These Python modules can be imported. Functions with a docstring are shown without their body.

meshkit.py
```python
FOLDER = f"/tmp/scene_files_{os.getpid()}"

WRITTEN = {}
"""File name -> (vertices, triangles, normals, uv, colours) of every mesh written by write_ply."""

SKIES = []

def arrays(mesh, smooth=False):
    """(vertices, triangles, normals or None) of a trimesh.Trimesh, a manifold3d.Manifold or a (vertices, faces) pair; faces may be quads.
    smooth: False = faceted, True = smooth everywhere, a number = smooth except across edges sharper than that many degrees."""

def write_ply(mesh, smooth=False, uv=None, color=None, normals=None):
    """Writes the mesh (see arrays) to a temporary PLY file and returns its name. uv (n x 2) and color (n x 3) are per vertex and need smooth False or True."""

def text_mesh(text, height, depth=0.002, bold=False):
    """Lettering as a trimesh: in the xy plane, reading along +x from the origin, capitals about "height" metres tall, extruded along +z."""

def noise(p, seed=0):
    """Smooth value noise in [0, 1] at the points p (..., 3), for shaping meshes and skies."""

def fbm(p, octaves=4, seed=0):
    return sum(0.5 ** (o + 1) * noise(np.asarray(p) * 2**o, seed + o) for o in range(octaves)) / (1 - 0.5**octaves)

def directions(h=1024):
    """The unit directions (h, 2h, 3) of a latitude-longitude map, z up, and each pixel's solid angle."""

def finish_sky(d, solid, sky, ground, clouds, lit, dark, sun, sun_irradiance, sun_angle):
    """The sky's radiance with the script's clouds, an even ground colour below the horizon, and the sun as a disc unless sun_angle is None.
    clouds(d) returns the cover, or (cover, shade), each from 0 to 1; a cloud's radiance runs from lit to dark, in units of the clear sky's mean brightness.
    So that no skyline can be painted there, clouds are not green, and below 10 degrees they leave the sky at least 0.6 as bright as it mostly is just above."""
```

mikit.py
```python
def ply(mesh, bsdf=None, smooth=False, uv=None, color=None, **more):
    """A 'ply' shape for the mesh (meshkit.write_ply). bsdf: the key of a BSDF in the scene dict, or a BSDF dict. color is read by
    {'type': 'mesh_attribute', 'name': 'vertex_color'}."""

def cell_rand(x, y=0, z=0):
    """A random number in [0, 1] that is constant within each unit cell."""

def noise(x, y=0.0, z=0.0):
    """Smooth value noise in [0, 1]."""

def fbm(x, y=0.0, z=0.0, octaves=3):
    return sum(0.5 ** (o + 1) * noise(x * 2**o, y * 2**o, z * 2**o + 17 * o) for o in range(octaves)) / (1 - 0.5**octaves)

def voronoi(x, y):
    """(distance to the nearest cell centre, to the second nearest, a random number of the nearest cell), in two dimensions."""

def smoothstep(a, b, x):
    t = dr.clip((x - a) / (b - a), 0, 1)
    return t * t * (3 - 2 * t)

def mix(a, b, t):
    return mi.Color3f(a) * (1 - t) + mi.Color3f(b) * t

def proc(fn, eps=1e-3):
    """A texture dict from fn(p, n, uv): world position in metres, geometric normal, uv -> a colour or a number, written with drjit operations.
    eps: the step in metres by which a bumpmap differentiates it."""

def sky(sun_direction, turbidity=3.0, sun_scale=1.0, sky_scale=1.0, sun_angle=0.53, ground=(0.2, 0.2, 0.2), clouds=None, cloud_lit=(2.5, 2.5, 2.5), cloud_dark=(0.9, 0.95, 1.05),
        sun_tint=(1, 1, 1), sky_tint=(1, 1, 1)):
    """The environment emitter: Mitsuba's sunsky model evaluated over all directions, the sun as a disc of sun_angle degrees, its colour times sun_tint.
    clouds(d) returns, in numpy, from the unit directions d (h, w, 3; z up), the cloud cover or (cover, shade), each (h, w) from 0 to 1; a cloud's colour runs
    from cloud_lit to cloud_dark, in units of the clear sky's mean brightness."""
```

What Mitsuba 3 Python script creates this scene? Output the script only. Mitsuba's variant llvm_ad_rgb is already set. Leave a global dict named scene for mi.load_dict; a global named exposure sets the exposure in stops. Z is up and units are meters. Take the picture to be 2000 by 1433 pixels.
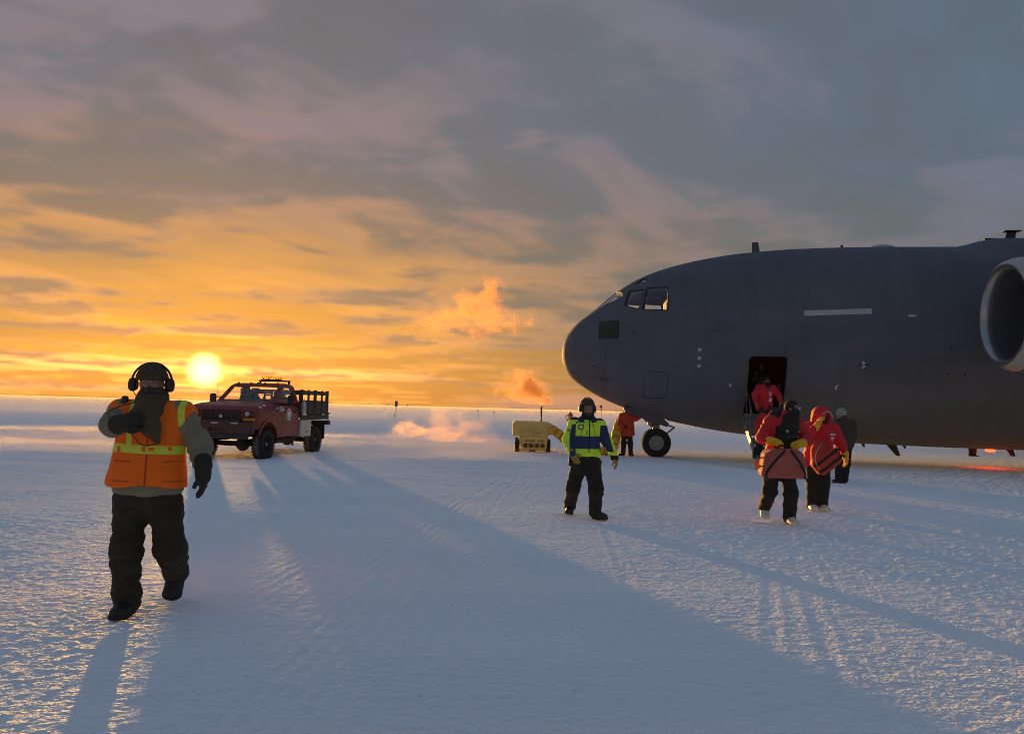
import math, numpy as np, trimesh, manifold3d as m3, mitsuba as mi, drjit as dr, mikit, meshkit
from mikit import noise, fbm, smoothstep, mix, voronoi, cell_rand
from shapely.geometry import Polygon, Point, box as sbox
from shapely import affinity

T = mi.ScalarTransform4f
scene, labels = {}, {}
A = np.array

# ---------------------------------------------------------------- camera, sky, exposure
EYE = A([0, 0, 1.62])
PITCH, ROLL = math.radians(3.07), math.radians(1.55)
fwd = A([0, math.cos(PITCH), math.sin(PITCH)])
up = math.cos(ROLL) * A([0, -math.sin(PITCH), math.cos(PITCH)]) - math.sin(ROLL) * A([1, 0, 0])
scene['camera'] = {'type': 'perspective', 'fov': 67.38, 'fov_axis': 'x', 'near_clip': 0.05, 'far_clip': 60000.0,
                   'to_world': T().look_at(origin=EYE.tolist(), target=(EYE + fwd).tolist(), up=up.tolist())}
SUN = A([-0.37114, 0.92789, 0.03568])


def sky_clouds(d):
    """A broken stratus deck seen from below: its underside is lit orange round the low sun and is blue grey away from it; open bands above the horizon."""
    z = np.maximum(d[..., 2], 0.0)
    el = np.degrees(np.arcsin(z))
    az = np.degrees(np.arctan2(d[..., 0], d[..., 1]))
    daz = np.abs((az + 21.8 + 180) % 360 - 180)
    k = 1.0 / (z + 0.13)
    x, y = d[..., 0] * k, d[..., 1] * k
    c, s = math.cos(0.62), math.sin(0.62)
    u, v = c * x + s * y, -s * x + c * y               # the deck drifts diagonally
    st = lambda *q: np.stack(np.broadcast_arrays(*q), -1)
    s01 = lambda a, b, t: (lambda q: q * q * (3 - 2 * q))(np.clip((t - a) / (b - a), 0, 1))
    w = meshkit.fbm(st(u, v, 0 * u) * 1.3 + 7.3, 3, 3) - 0.5
    P = st(u * 0.75 + w * 0.7, v * 1.3 + w * 0.7, 0 * u)
    big = meshkit.fbm(P * 1.1 + 3.1, 5, 11)
    mid = meshkit.fbm(P * A([4.6, 3.6, 1]) + 9.7, 6, 21)
    kk = 1.0 / (z + 0.035)
    xs, ys = d[..., 0] * kk, d[..., 1] * kk
    streak = meshkit.fbm(st(xs * 0.75 + w, ys * 1.5 + 0.25 * xs + w, 0 * u), 6, 31)
    r = np.sqrt((daz * 0.66) ** 2 + (1.5 * (el - 2.0)) ** 2)
    hole = s01(0.50, 0.66, 0.62 * big + 0.38 * mid)
    m = s01(0.42, 0.585, 0.5 * mid + 0.5 * streak)
    zw = np.exp(-(r / 17.0) ** 2)
    cover = 0.60 + 0.55 * (mid - 0.5) + 0.20 * s01(8, 20, el) - 0.10 * np.exp(-(daz / 35.0) ** 2) + 0.20 * s01(30, 58, el) + 0.14 * hole * (0.4 + 0.6 * s01(10, 22, r))  # deck thickened overhead, out of view, to brighten the snow
    cover = cover * (1 - zw) + zw * (0.46 - 0.39 * m)
    glow = 1.0 * np.exp(-(r / 11.0) ** 1.4)
    glow = glow * (0.10 + 1.75 * m) * (1 - 0.65 * hole) * (1 + 1.7 * zw)
    glow = glow + 0.085 * np.exp(-(r / 36.0) ** 2) * (s01(0.44, 0.60, mid) - 0.3) * 1.4
    # open sky above the horizon, crossed by thin bars
    low = s01(2.0, 6.5, el + 9.0 * (streak - 0.5))
    bars = s01(0.47, 0.62, meshkit.fbm(st(az * 0.035, el * 1.5 + w, 0 * u), 4, 41)) * np.clip(el / 0.5, 0, 1)
    band = 0.095 * np.exp(-(daz / 40.0) ** 2) * (1.15 - 0.6 * bars)
    ang = np.degrees(np.arccos(np.clip(d @ (SUN / np.linalg.norm(SUN)), -1, 1)))
    halo = np.exp(-(ang / 1.02) ** 3.2) + 0.04 * np.exp(-(ang / 2.4) ** 1.5)
    glow = np.clip((glow * low + (1 - low) * np.maximum(glow, band / 0.145)) * 0.145 + 0.0105 * np.exp(-(daz / 38.0) ** 2) * low + halo, 0, 1)       # halo: the sun's glare, painted into the cloud colour round the disc
    shade = 1 - glow
    cover = cover * low + (1 - low) * (0.16 + 0.26 * bars)
    bank = s01(1.5, 0.8, el + 1.3 * (meshkit.fbm(st(az * 0.22, el * 0.5, 0 * u), 4, 51) - 0.5)) * s01(14, 24, daz)
    cover = np.maximum(cover, 0.5 * bank)             # a low far bank of cloud
    cover = np.maximum(cover, np.clip(halo * 1.6, 0, 0.98))
    return cover, shade


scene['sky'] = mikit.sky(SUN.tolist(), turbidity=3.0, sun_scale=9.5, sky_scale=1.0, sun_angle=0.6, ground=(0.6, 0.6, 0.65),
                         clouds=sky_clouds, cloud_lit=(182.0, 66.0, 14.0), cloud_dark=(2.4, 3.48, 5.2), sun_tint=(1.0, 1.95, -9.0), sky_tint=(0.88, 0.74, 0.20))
exposure = 1.90


# ---------------------------------------------------------------- helpers
def rgb(c):
    return {'type': 'rgb', 'value': [float(x) for x in c]}


def mat(name, color, rough=0.6, metal=0.0, spec=0.5, var=0.0, vs=6.0, bump=0.0, bs=60.0, coat=0.0, sheen=0.0):
    """A principled BSDF as scene entry; var: slow tonal drift, bump: fine relief in metres."""
    if var:
        c = [float(x) for x in color]
        fn = lambda p, n, uv, c=c, var=var, vs=vs: mi.Color3f(c) * (1 + var * (fbm(p.x * vs, p.y * vs, p.z * vs, 3) * 2 - 1))
        col = mikit.proc(fn)
    else:
        col = rgb(color)
    b = {'type': 'principled', 'base_color': col, 'roughness': rough, 'metallic': metal, 'specular': spec}
    if coat:
        b['clearcoat'] = coat
        b['clearcoat_gloss'] = 0.8
    if sheen:
        b['sheen'] = sheen
    if bump:
        fb = lambda p, n, uv, bs=bs: fbm(p.x * bs, p.y * bs, p.z * bs, 2)
        b = {'type': 'bumpmap', 'nested_texture': mikit.proc(fb, eps=0.25 / bs), 'scale': bump, 'bsdf': b}
    scene[name] = {'type': 'twosided', 'bsdf': b}
    return name


def numbered(key):
    if key not in labels and key not in scene and not any(k.startswith(key + '__') for k in scene):
        return key
    n = 1
    while True:
        k = f'{key}_{n:03d}'
        if k not in labels and k not in scene and not any(q.startswith(k + '__') for q in scene):
            return k
        n += 1


def thing(name, label=None, cat=None, group=None, kind=None):
    key = numbered(name)
    labels[key] = {}
    for a, b in (('label', label), ('category', cat), ('group', group), ('kind', kind)):
        if b:
            labels[key][a] = b
    return key


def obj(name, mesh, m, parent=None, smooth=30, to=None, label=None, kind=None, **more):
    """One shape entry; under a parent its key is parent__name."""
    key = numbered(parent + '__' + name) if parent else name
    s = mikit.ply(mesh, m, smooth=smooth)
    if to is not None:
        s['to_world'] = T(to)
    s.update(more)
    scene[key] = s
    if label or kind:
        labels[key] = {a: b for a, b in (('label', label), ('kind', kind)) if b}
    return key


def tm(mesh):
    if hasattr(mesh, 'to_mesh'):
        m = mesh.to_mesh()
        return trimesh.Trimesh(m.vert_properties[:, :3], m.tri_verts, process=False)
    return mesh


def cat(*ms):
    return trimesh.util.concatenate([tm(m) for m in ms])


def rbox(size, r=0.02, at=(0, 0, 0), seg=2):
    """A box with rounded edges: hull of small spheres at its corners."""
    hx, hy, hz = [max(s / 2 - r, 1e-4) for s in size]
    s = m3.Manifold.sphere(r, 4 * seg)
    return m3.Manifold.batch_hull([s.translate((x + at[0], y + at[1], z + at[2])) for x in (-hx, hx) for y in (-hy, hy) for z in (-hz, hz)])


def bx(size, at=(0, 0, 0)):
    return m3.Manifold.cube([float(s) for s in size], True).translate([float(a) for a in at])


def cyl(p0, p1, r0, r1=None, n=20):
    p0, p1 = A(p0, float), A(p1, float)
    d = p1 - p0
    L = np.linalg.norm(d)
    m = tm(m3.Manifold.cylinder(L, r0, r0 if r1 is None else r1, n))
    m.apply_transform(trimesh.geometry.align_vectors([0, 0, 1], d / L))
    m.apply_translation(p0)
    return m


def catmull(pts, n=8):
    P = A(pts, float)
    Q = np.vstack([2 * P[0] - P[1], P, 2 * P[-1] - P[-2]])
    out = []
    for i in range(1, len(Q) - 2):
        a, b, c, d = Q[i - 1], Q[i], Q[i + 1], Q[i + 2]
        for t in np.arange(n) / n:
            out.append(0.5 * ((2 * b) + (c - a) * t + (2 * a - 5 * b + 4 * c - d) * t * t + (-a + 3 * b - 3 * c + d) * t ** 3))
    return np.vstack([out, P[-1:]])


def tube(path, r, n=10, caps=True):
    """A tube of radius r (number or one per point) along a path."""
    P = A(path, float)
    r = np.broadcast_to(np.asarray(r, float), (len(P),))
    t = np.gradient(P, axis=0)
    t /= np.linalg.norm(t, axis=1, keepdims=True) + 1e-12
    ref = A([0, 0, 1.0]) if abs(t[0, 2]) < 0.9 else A([1.0, 0, 0])
    u = np.cross(t[0], ref)
    u /= np.linalg.norm(u)
    V, F = [], []
    a = np.arange(n) * 2 * np.pi / n
    for i in range(len(P)):
        u = u - t[i] * (u @ t[i])
        u /= np.linalg.norm(u)
        w = np.cross(t[i], u)
        V.append(P[i] + r[i] * (np.cos(a)[:, None] * u + np.sin(a)[:, None] * w))
    V = np.vstack(V)
    for i in range(len(P) - 1):
        for j in range(n):
            k = (j + 1) % n
            F += [[i * n + j, i * n + k, (i + 1) * n + k], [i * n + j, (i + 1) * n + k, (i + 1) * n + j]]
    if caps:
        m = len(V)
        V = np.vstack([V, P[0], P[-1]])
        e = (len(P) - 1) * n
        for j in range(n):
            k = (j + 1) % n
            F += [[m, k, j], [m + 1, e + j, e + k]]
    return trimesh.Trimesh(V, F, process=False)


def lathe(prof, n=48, axis='z'):
    """Revolve (radius, height) pairs about z (or x / y)."""
    m = trimesh.creation.revolve(A(prof, float), sections=n)
    if axis == 'x':
        m.apply_transform(trimesh.transformations.rotation_matrix(np.pi / 2, [0, 1, 0]))
    if axis == 'y':
        m.apply_transform(trimesh.transformations.rotation_matrix(-np.pi / 2, [1, 0, 0]))
    return m


def extr(poly, h, axis='z', at=0.0):
    """Extrude a shapely polygon; axis 'y': polygon in (x, z), from y=at to at+h; axis 'x': polygon in (y, z)."""
    m = trimesh.creation.extrude_polygon(poly if hasattr(poly, 'exterior') else Polygon(poly), h, engine='earcut')
    v = m.vertices.copy()
    if axis == 'y':
        m.vertices = np.c_[v[:, 0], v[:, 2] + at, v[:, 1]]
        m.invert()
    elif axis == 'x':
        m.vertices = np.c_[v[:, 2] + at, v[:, 0], v[:, 1]]
    else:
        m.vertices = v + [0, 0, at]
    return m


def moved(m, at=(0, 0, 0), rz=0.0, rx=0.0, ry=0.0):
    m = tm(m).copy()
    R = trimesh.transformations.euler_matrix(rx, ry, rz)
    m.apply_transform(R)
    m.apply_translation(at)
    return m


def pose(at=(0, 0, 0), rz=0.0):
    M = trimesh.transformations.rotation_matrix(rz, [0, 0, 1])
    M[:3, 3] = at
    return M


def surface_nets(fn, lo, hi, h):
    """Triangle mesh of fn(points) = 0 (negative inside) on a grid of step h."""
    lo, hi = A(lo, float), A(hi, float)
    n = np.ceil((hi - lo) / h).astype(int) + 1
    ax = [lo[i] + h * np.arange(n[i]) for i in range(3)]
    G = np.stack(np.meshgrid(*ax, indexing='ij'), -1)
    # far from the surface the coarse sample is enough
    k = 4
    g = [np.minimum(np.arange(0, n[i] + k - 1, k), n[i] - 1) for i in range(3)]
    Gc = G[np.ix_(*g)]
    Dc = fn(Gc.reshape(-1, 3)).reshape(Gc.shape[:3]).astype(float)
    near = np.abs(Dc) < h * k * 2.3
    q = near.copy()
    for a in range(3):
        q = q | np.roll(q, 1, a)
    D = np.repeat(np.repeat(np.repeat(Dc, k, 0), k, 1), k, 2)[:n[0], :n[1], :n[2]].copy()
    N = np.repeat(np.repeat(np.repeat(q | near, k, 0), k, 1), k, 2)[:n[0], :n[1], :n[2]]
    D[N] = fn(G[N])
    S = D < 0
    c = np.zeros(n - 1, int)
    corners = [(i, j, k) for i in (0, 1) for j in (0, 1) for k in (0, 1)]
    sl = lambda M, o: M[o[0]:n[0] - 1 + o[0], o[1]:n[1] - 1 + o[1], o[2]:n[2] - 1 + o[2]]
    for o in corners:
        c += sl(S, o)
    act = (c > 0) & (c < 8)
    idx = -np.ones(n - 1, int)
    idx[act] = np.arange(act.sum())
    ijk = np.argwhere(act)
    acc, cnt = np.zeros((len(ijk), 3)), np.zeros(len(ijk))
    for a in corners:
        for b in range(3):
            if a[b]:
                continue
            o2 = list(a)
            o2[b] = 1
            da, db = sl(D, a)[act], sl(D, tuple(o2))[act]
            cr = (da < 0) != (db < 0)
            t = np.where(cr, da / np.where(cr, da - db, 1), 0)
            p = np.tile(A(a, float), (len(t), 1))
            p[:, b] = t
            acc[cr] += p[cr]
            cnt[cr] += 1
    V = lo + h * (ijk + acc / np.maximum(cnt, 1)[:, None])
    F = []
    for b in range(3):
        b1, b2 = (b + 1) % 3, (b + 2) % 3
        s0 = [slice(None)] * 3
        s1 = [slice(None)] * 3
        s0[b], s1[b] = slice(0, -1), slice(1, None)
        e = S[tuple(s0)] != S[tuple(s1)]
        q = np.argwhere(e)
        q = q[(q[:, b1] > 0) & (q[:, b2] > 0) & (q[:, b1] < n[b1] - 1) & (q[:, b2] < n[b2] - 1)]
        ins = S[tuple(q.T)]
        o = []
        for d1, d2 in ((1, 1), (0, 1), (0, 0), (1, 0)):
            r = q.copy()
            r[:, b1] -= d1
            r[:, b2] -= d2
            o.append(idx[tuple(r.T)])
        o = np.stack(o, 1)
        o[~ins] = o[~ins][:, ::-1]
        F.append(o)
    F = np.vstack(F)
    return trimesh.Trimesh(V, np.vstack([F[:, [0, 1, 2]], F[:, [0, 2, 3]]]), process=False)
# ---------------------------------------------------------------- the snow field
def ridged(P, o, s):
    return 1 - np.abs(2 * meshkit.fbm(P, o, s) - 1)


def snow_height(x, y):
    """Wind packed snow: slow swells, ripples across the wind, crusted lumps in patches, groomer and tyre ruts."""
    o = np.zeros_like(x)
    st = lambda *c: np.stack(np.broadcast_arrays(*c), -1)
    r = np.hypot(x, y)
    h = 0.05 * (meshkit.fbm(st(x / 9, y / 9, o), 3, 1) - 0.5)
    h += 0.35 * (meshkit.fbm(st(x / 70, y / 40, o), 3, 2) - 0.5) * np.clip((r - 35) / 60, 0, 1)
    # drift ridges across the wind, which the low sun picks out as bright bands
    band = ridged(st(x * 0.055 + 2, y * 0.20 + x * 0.02, o), 4, 14) - 0.55
    h += np.clip((r - 13) / 9, 0, 1) * np.clip(1.6 - r / 90, 0.25, 1) * (0.10 * band + 0.03 * (ridged(st(x * 0.16, y * 0.7 + x * .06, o), 3, 15) - .5)) * np.clip((9 - x) / 10, 0.25, 1)
    # wind ripples, long in x
    h += 0.005 * (ridged(st(x * 0.7 + y * 0.12, y * 2.4, o), 4, 3) - 0.6)
    # crusted lumps, in patches; smoother where the groomer passed
    patch = np.clip((meshkit.fbm(st(x / 3.1 + 4, y / 3.1, o), 3, 4) - 0.40) * 5 + 0.25 * np.clip(x / 4, -1, 1.4), 0, 1)
    lump = meshkit.fbm(st(x * 13, y * 18, o), 4, 5)
    h += (0.004 + 0.010 * patch) * (np.maximum(lump - 0.47, 0) * 2.2)
    h += 0.007 * (meshkit.fbm(st(x * 26, y * 30, o), 2, 6) - 0.5) * (0.35 + 0.65 * patch)
    # groomed corduroy that runs away to the right, seen left of the middle
    for a0, off, wdt, per, amp in ((0.11, -2.2, 1.5, 0.13, 0.0022), (0.28, 0.71, 0.8, 0.17, 0.0006)):
        c, s = math.cos(a0), math.sin(a0)
        t = x * c - y * s - off
        m = np.clip(1.2 - np.abs(t) / wdt, 0, 1)
        h += amp * m * np.sin(t * 2 * np.pi / per + 1.2 * meshkit.fbm(st(x * 0.8, y * 0.12, o), 2, 7)) * np.maximum(meshkit.noise(st(x * 2.3, y * 0.25, o), 18) - .35, 0) * 2 * (0.3 + meshkit.noise(st(x * 1.3, y * 0.5, o), 8))
    # tyre ruts
    for px, py, a0 in ((-0.7, 6.5, 0.075), (-1.3, 9.0, 0.13), (-1.87, 8.1, 0.14), (2.9, 7.5, 0.29), (2.55, 7.5, 0.31), (1.27, 9, 0.06), (-5.6, 20.5, 0.9), (4.9, 9, .33)):
        c, s = math.cos(a0), math.sin(a0)
        t = (x - px) * c - (y - py) * s + 0.05 * (meshkit.noise(st(x * 0.4, y * 0.4, o), 9) - 0.5)
        h += 0.28 * (-0.006 * np.exp(-(t / 0.05) ** 2) + 0.004 * np.exp(-((np.abs(t) - 0.09) / 0.03) ** 2)) * (0.3 + 0.9 * meshkit.noise(st(x * .7, y * .35, o), 12))
    return h * np.clip(1.3 - r / 500, 0.0, 1)


def snow_mesh():
    fine = np.radians(np.linspace(-43, 43, 900))
    rest = np.radians(np.linspace(43, 317, 90)[1:-1])
    th = np.r_[fine, rest]
    r = np.r_[0.0, 0.8, 1.6, 2.4, 1 / np.linspace(1 / 3.0, 1 / 85.0, 860), np.geomspace(88, 6000, 50)]
    R, H = np.meshgrid(r, th, indexing='ij')
    X, Y = R * np.sin(H), R * np.cos(H)
    Z = snow_height(X, Y)
    V = np.stack([X, Y, Z], -1).reshape(-1, 3)
    n = len(th)
    i, j = np.meshgrid(np.arange(len(r) - 1), np.arange(n), indexing='ij')
    k = (j + 1) % n
    q = np.stack([i * n + j, i * n + k, (i + 1) * n + k, (i + 1) * n + j], -1).reshape(-1, 4)
    return trimesh.Trimesh(V, np.vstack([q[:, [0, 2, 1]], q[:, [0, 3, 2]]]), process=False)


def snow_bump(p, n, uv):
    fade = dr.clip(1.2 - dr.sqrt(p.x * p.x + p.y * p.y) / 90.0, 0.0, 1.0)
    return (fbm(p.x * 45, p.y * 60, 0.0, 3) * 0.011 + fbm(p.x * 4.0, p.y * 13, 3.0, 3) * 0.010) * fade


def snow_color(p, n, uv):
    t = fbm(p.x * 0.35, p.y * 1.1, 1.0, 4)
    return mix((0.89, 0.915, 0.94), (0.93, 0.945, 0.96), smoothstep(0.35, 0.65, t))


scene['snow'] = {'type': 'twosided', 'bsdf': {'type': 'bumpmap', 'nested_texture': mikit.proc(snow_bump, eps=4e-3), 'scale': 1.0,
                 'bsdf': {'type': 'principled', 'base_color': mikit.proc(snow_color), 'roughness': 0.7, 'specular': 0.03, 'sheen': 0.35, 'sheen_tint': 0.0}}}
obj('snow_field', snow_mesh(), 'snow', smooth=True)
rng = np.random.default_rng(4)
clods = []
for _ in range(110):
    a, r_ = rng.uniform(-.75, .75), 1 / rng.uniform(1 / 30, 1 / 3.6)
    x_, y_ = r_ * math.sin(a), r_ * math.cos(a)
    s_ = rng.uniform(.004, .011)
    b = trimesh.creation.icosphere(1, s_)
    b.vertices = b.vertices * (1 + .5 * (meshkit.noise(b.vertices / s_ * .9 + rng.uniform(0, 99), 3)[:, None] - .5)) * A([1.2, 1, .75]) + [x_, y_, float(snow_height(A([x_]), A([y_]))[0]) + s_ * .3]
    clods.append(b)
obj('snow_clods', cat(*clods), 'snow', smooth=False)
labels['snow_clods'] = {'label': 'small loose snow clods scattered over the near snow', 'kind': 'stuff'}
labels['snow_field'] = {'label': 'wide wind packed snow field with ruts, ripples and drifts', 'kind': 'structure'}
# ---------------------------------------------------------------- the cargo aircraft (local axes: x = metres aft of the nose, y = towards its left side, z up)
AC_YAW = math.radians(8.0)
AC = np.eye(4)
AC[:3, 0] = [math.cos(AC_YAW), -math.sin(AC_YAW), 0]
AC[:3, 1] = [-math.sin(AC_YAW), -math.cos(AC_YAW), 0]
AC[:3, 2] = [0, 0, 1]
AC[:3, 3] = [1.85, 28.6, 0]
AC[:, 1] *= 1.0   # (x, y, z) here is left handed; meshes are flipped when placed
from scipy.interpolate import PchipInterpolator
_pr = A([[0, 3.70, 3.68], [.03, 3.98, 3.42], [.1, 4.23, 3.21], [.2, 4.41, 3.02], [.35, 4.61, 2.83], [.6, 4.87, 2.62], [.9, 5.11, 2.42], [1.3, 5.43, 2.19], [1.8, 5.86, 1.95], [2.4, 6.28, 1.73],
         [3, 6.59, 1.54], [3.7, 6.85, 1.37], [4.5, 7.07, 1.21], [5.3, 7.24, 1.07], [6.2, 7.38, .95], [7.2, 7.48, .86], [8.5, 7.57, .78], [10, 7.61, .72], [12, 7.62, .69], [14, 7.62, .66],
         [30, 7.62, .66], [36, 7.6, 1.7], [44, 7.4, 3.7], [51, 7.0, 5.4], [52, 6.5, 5.9]])
f_top, f_bot = PchipInterpolator(_pr[:, 0], _pr[:, 1]), PchipInterpolator(_pr[:, 0], _pr[:, 2])
f_b = lambda s: (f_top(s) - f_bot(s)) / 2
f_zc = lambda s: (f_top(s) + f_bot(s)) / 2
f_w = lambda s: f_b(s) * (1 + 0.03 * np.exp(-((s - 2.5) / 1.6) ** 2)) * np.where(s > 30, 1 - 0.0 * s, 1)


def fus(s, th, off=0.0):
    s = np.asarray(s, float)
    return np.stack([s + 0 * th, (f_w(s) + off) * np.cos(th), f_zc(s) + (f_b(s) + off) * np.sin(th)], -1)


def th_of(s, z):
    return np.arcsin(np.clip((z - f_zc(s)) / f_b(s), -1, 1))


def ac(mesh):
    """Local to world; the local frame is mirrored, so the winding is turned."""
    m = tm(mesh).copy()
    m.vertices = trimesh.transform_points(m.vertices, AC)
    m.invert()
    return m


def acp(p):
    return trimesh.transform_points(A([p], float), AC)[0]


def fus_prism(poly_sz, o0, o1, grid=0.12, theta=False):
    """The polygon (s, z) wrapped on the left side of the fuselage, between the offsets o0 and o1 from its skin."""
    P = poly_sz if hasattr(poly_sz, 'exterior') else Polygon(poly_sz)
    rings = [np.asarray(P.exterior.coords)[:-1]] + [np.asarray(i.coords)[:-1] for i in P.interiors]
    m = m3.Manifold.extrude(m3.CrossSection(rings, m3.FillRule.EvenOdd), 1.0)
    m = tm(m.refine_to_length(grid) if grid else m)
    v = m.vertices
    th = v[:, 1] if theta else th_of(v[:, 0], v[:, 1])
    q = fus(v[:, 0], th, o0 + (o1 - o0) * v[:, 2])
    m2 = trimesh.Trimesh(q, m.faces, process=False)
    if m2.volume < 0:
        m2.invert()
    return m2


def fus_sheet(P, off, theta=False, grid=0.1):
    m = trimesh.Trimesh(*(lambda v, f: (np.c_[v, 0 * v[:, 0]], f))(*trimesh.creation.triangulate_polygon(P, engine='earcut')), process=True).subdivide_to_size(grid, max_iter=12)
    v = m.vertices
    return trimesh.Trimesh(fus(v[:, 0], v[:, 1] if theta else th_of(v[:, 0], v[:, 1]), off), m.faces, process=True)


def mani(m):
    m = tm(m)
    return m3.Manifold(m3.Mesh(np.asarray(m.vertices, np.float32), np.asarray(m.faces, np.uint32)))


def fus_loft(off, s0=0.0, s1=52.0, n=96):
    s = np.unique(np.r_[np.linspace(0, 1, 22) ** 2 * 1.2, np.linspace(1.2, 8, 36), np.linspace(8, 30, 14), np.linspace(30, 52, 14)])
    s = s[(s >= s0) & (s <= s1)]
    if off:
        s = s[s > 0.3]
    a = np.arange(n) * 2 * np.pi / n
    S, H = np.meshgrid(s, a, indexing='ij')
    V = fus(S, H, off).reshape(-1, 3)
    V = np.vstack([V, [s[0] - (0 if off else 0.0), 0, f_zc(s[0])], [s[-1], 0, f_zc(s[-1])]])
    F = []
    k = len(s)
    i, j = np.meshgrid(np.arange(k - 1), np.arange(n), indexing='ij')
    jj = (j + 1) % n
    q = np.stack([i * n + j, (i + 1) * n + j, (i + 1) * n + jj, i * n + jj], -1).reshape(-1, 4)
    F = np.vstack([q[:, [0, 1, 2]], q[:, [0, 2, 3]]])
    j = np.arange(n)
    F = np.vstack([F, np.stack([0 * j + k * n, j, (j + 1) % n], 1), np.stack([0 * j + k * n + 1, (k - 1) * n + (j + 1) % n, (k - 1) * n + j], 1)])
    m = trimesh.Trimesh(V, F, process=False)
    if m.volume < 0:
        m.invert()
    return m


def rrect(x0, z0, x1, z1, r):
    return sbox(x0 + r, z0 + r, x1 - r, z1 - r).buffer(r, quad_segs=4)


def ac_paint(p, n, uv):
    t = fbm(p.x * 0.5, p.z * 0.9, p.y * 0.5, 4)
    g = fbm(p.x * 0.9, p.z * 7.0, p.y * 0.9, 3)
    v = 0.80 + 0.34 * t + 0.14 * (g - 0.5)
    s = (p.x - 1.85) * math.cos(AC_YAW) - (p.y - 28.6) * math.sin(AC_YAW)
    # skin joints, and dirt that has run down from them
    a = dr.abs(s / 1.62 - dr.round(s / 1.62)) * 1.62
    b = dr.abs(p.z / 1.17 - 0.35 - dr.round(p.z / 1.17 - 0.35)) * 1.17
    joint = dr.maximum(smoothstep(0.016, 0.005, a) * smoothstep(0.3, 0.45, noise(s * 0.62, p.z * 0.4)), smoothstep(0.014, 0.004, b) * smoothstep(0.35, 0.5, noise(s * 0.3, p.z * 0.85, 3.0)))
    run = smoothstep(0.55, 0.8, fbm(s * 6.0, p.z * 0.35, 2.0, 3))
    patch = cell_rand(dr.floor(s / 1.62), dr.floor(p.z / 1.17 - 0.35 + 0.5)) - 0.5
    v = v * (1 - 0.17 * joint) * (1 - 0.07 * run) * (1 + 0.10 * patch)
    return mi.Color3f(0.128, 0.138, 0.162) * v


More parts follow.
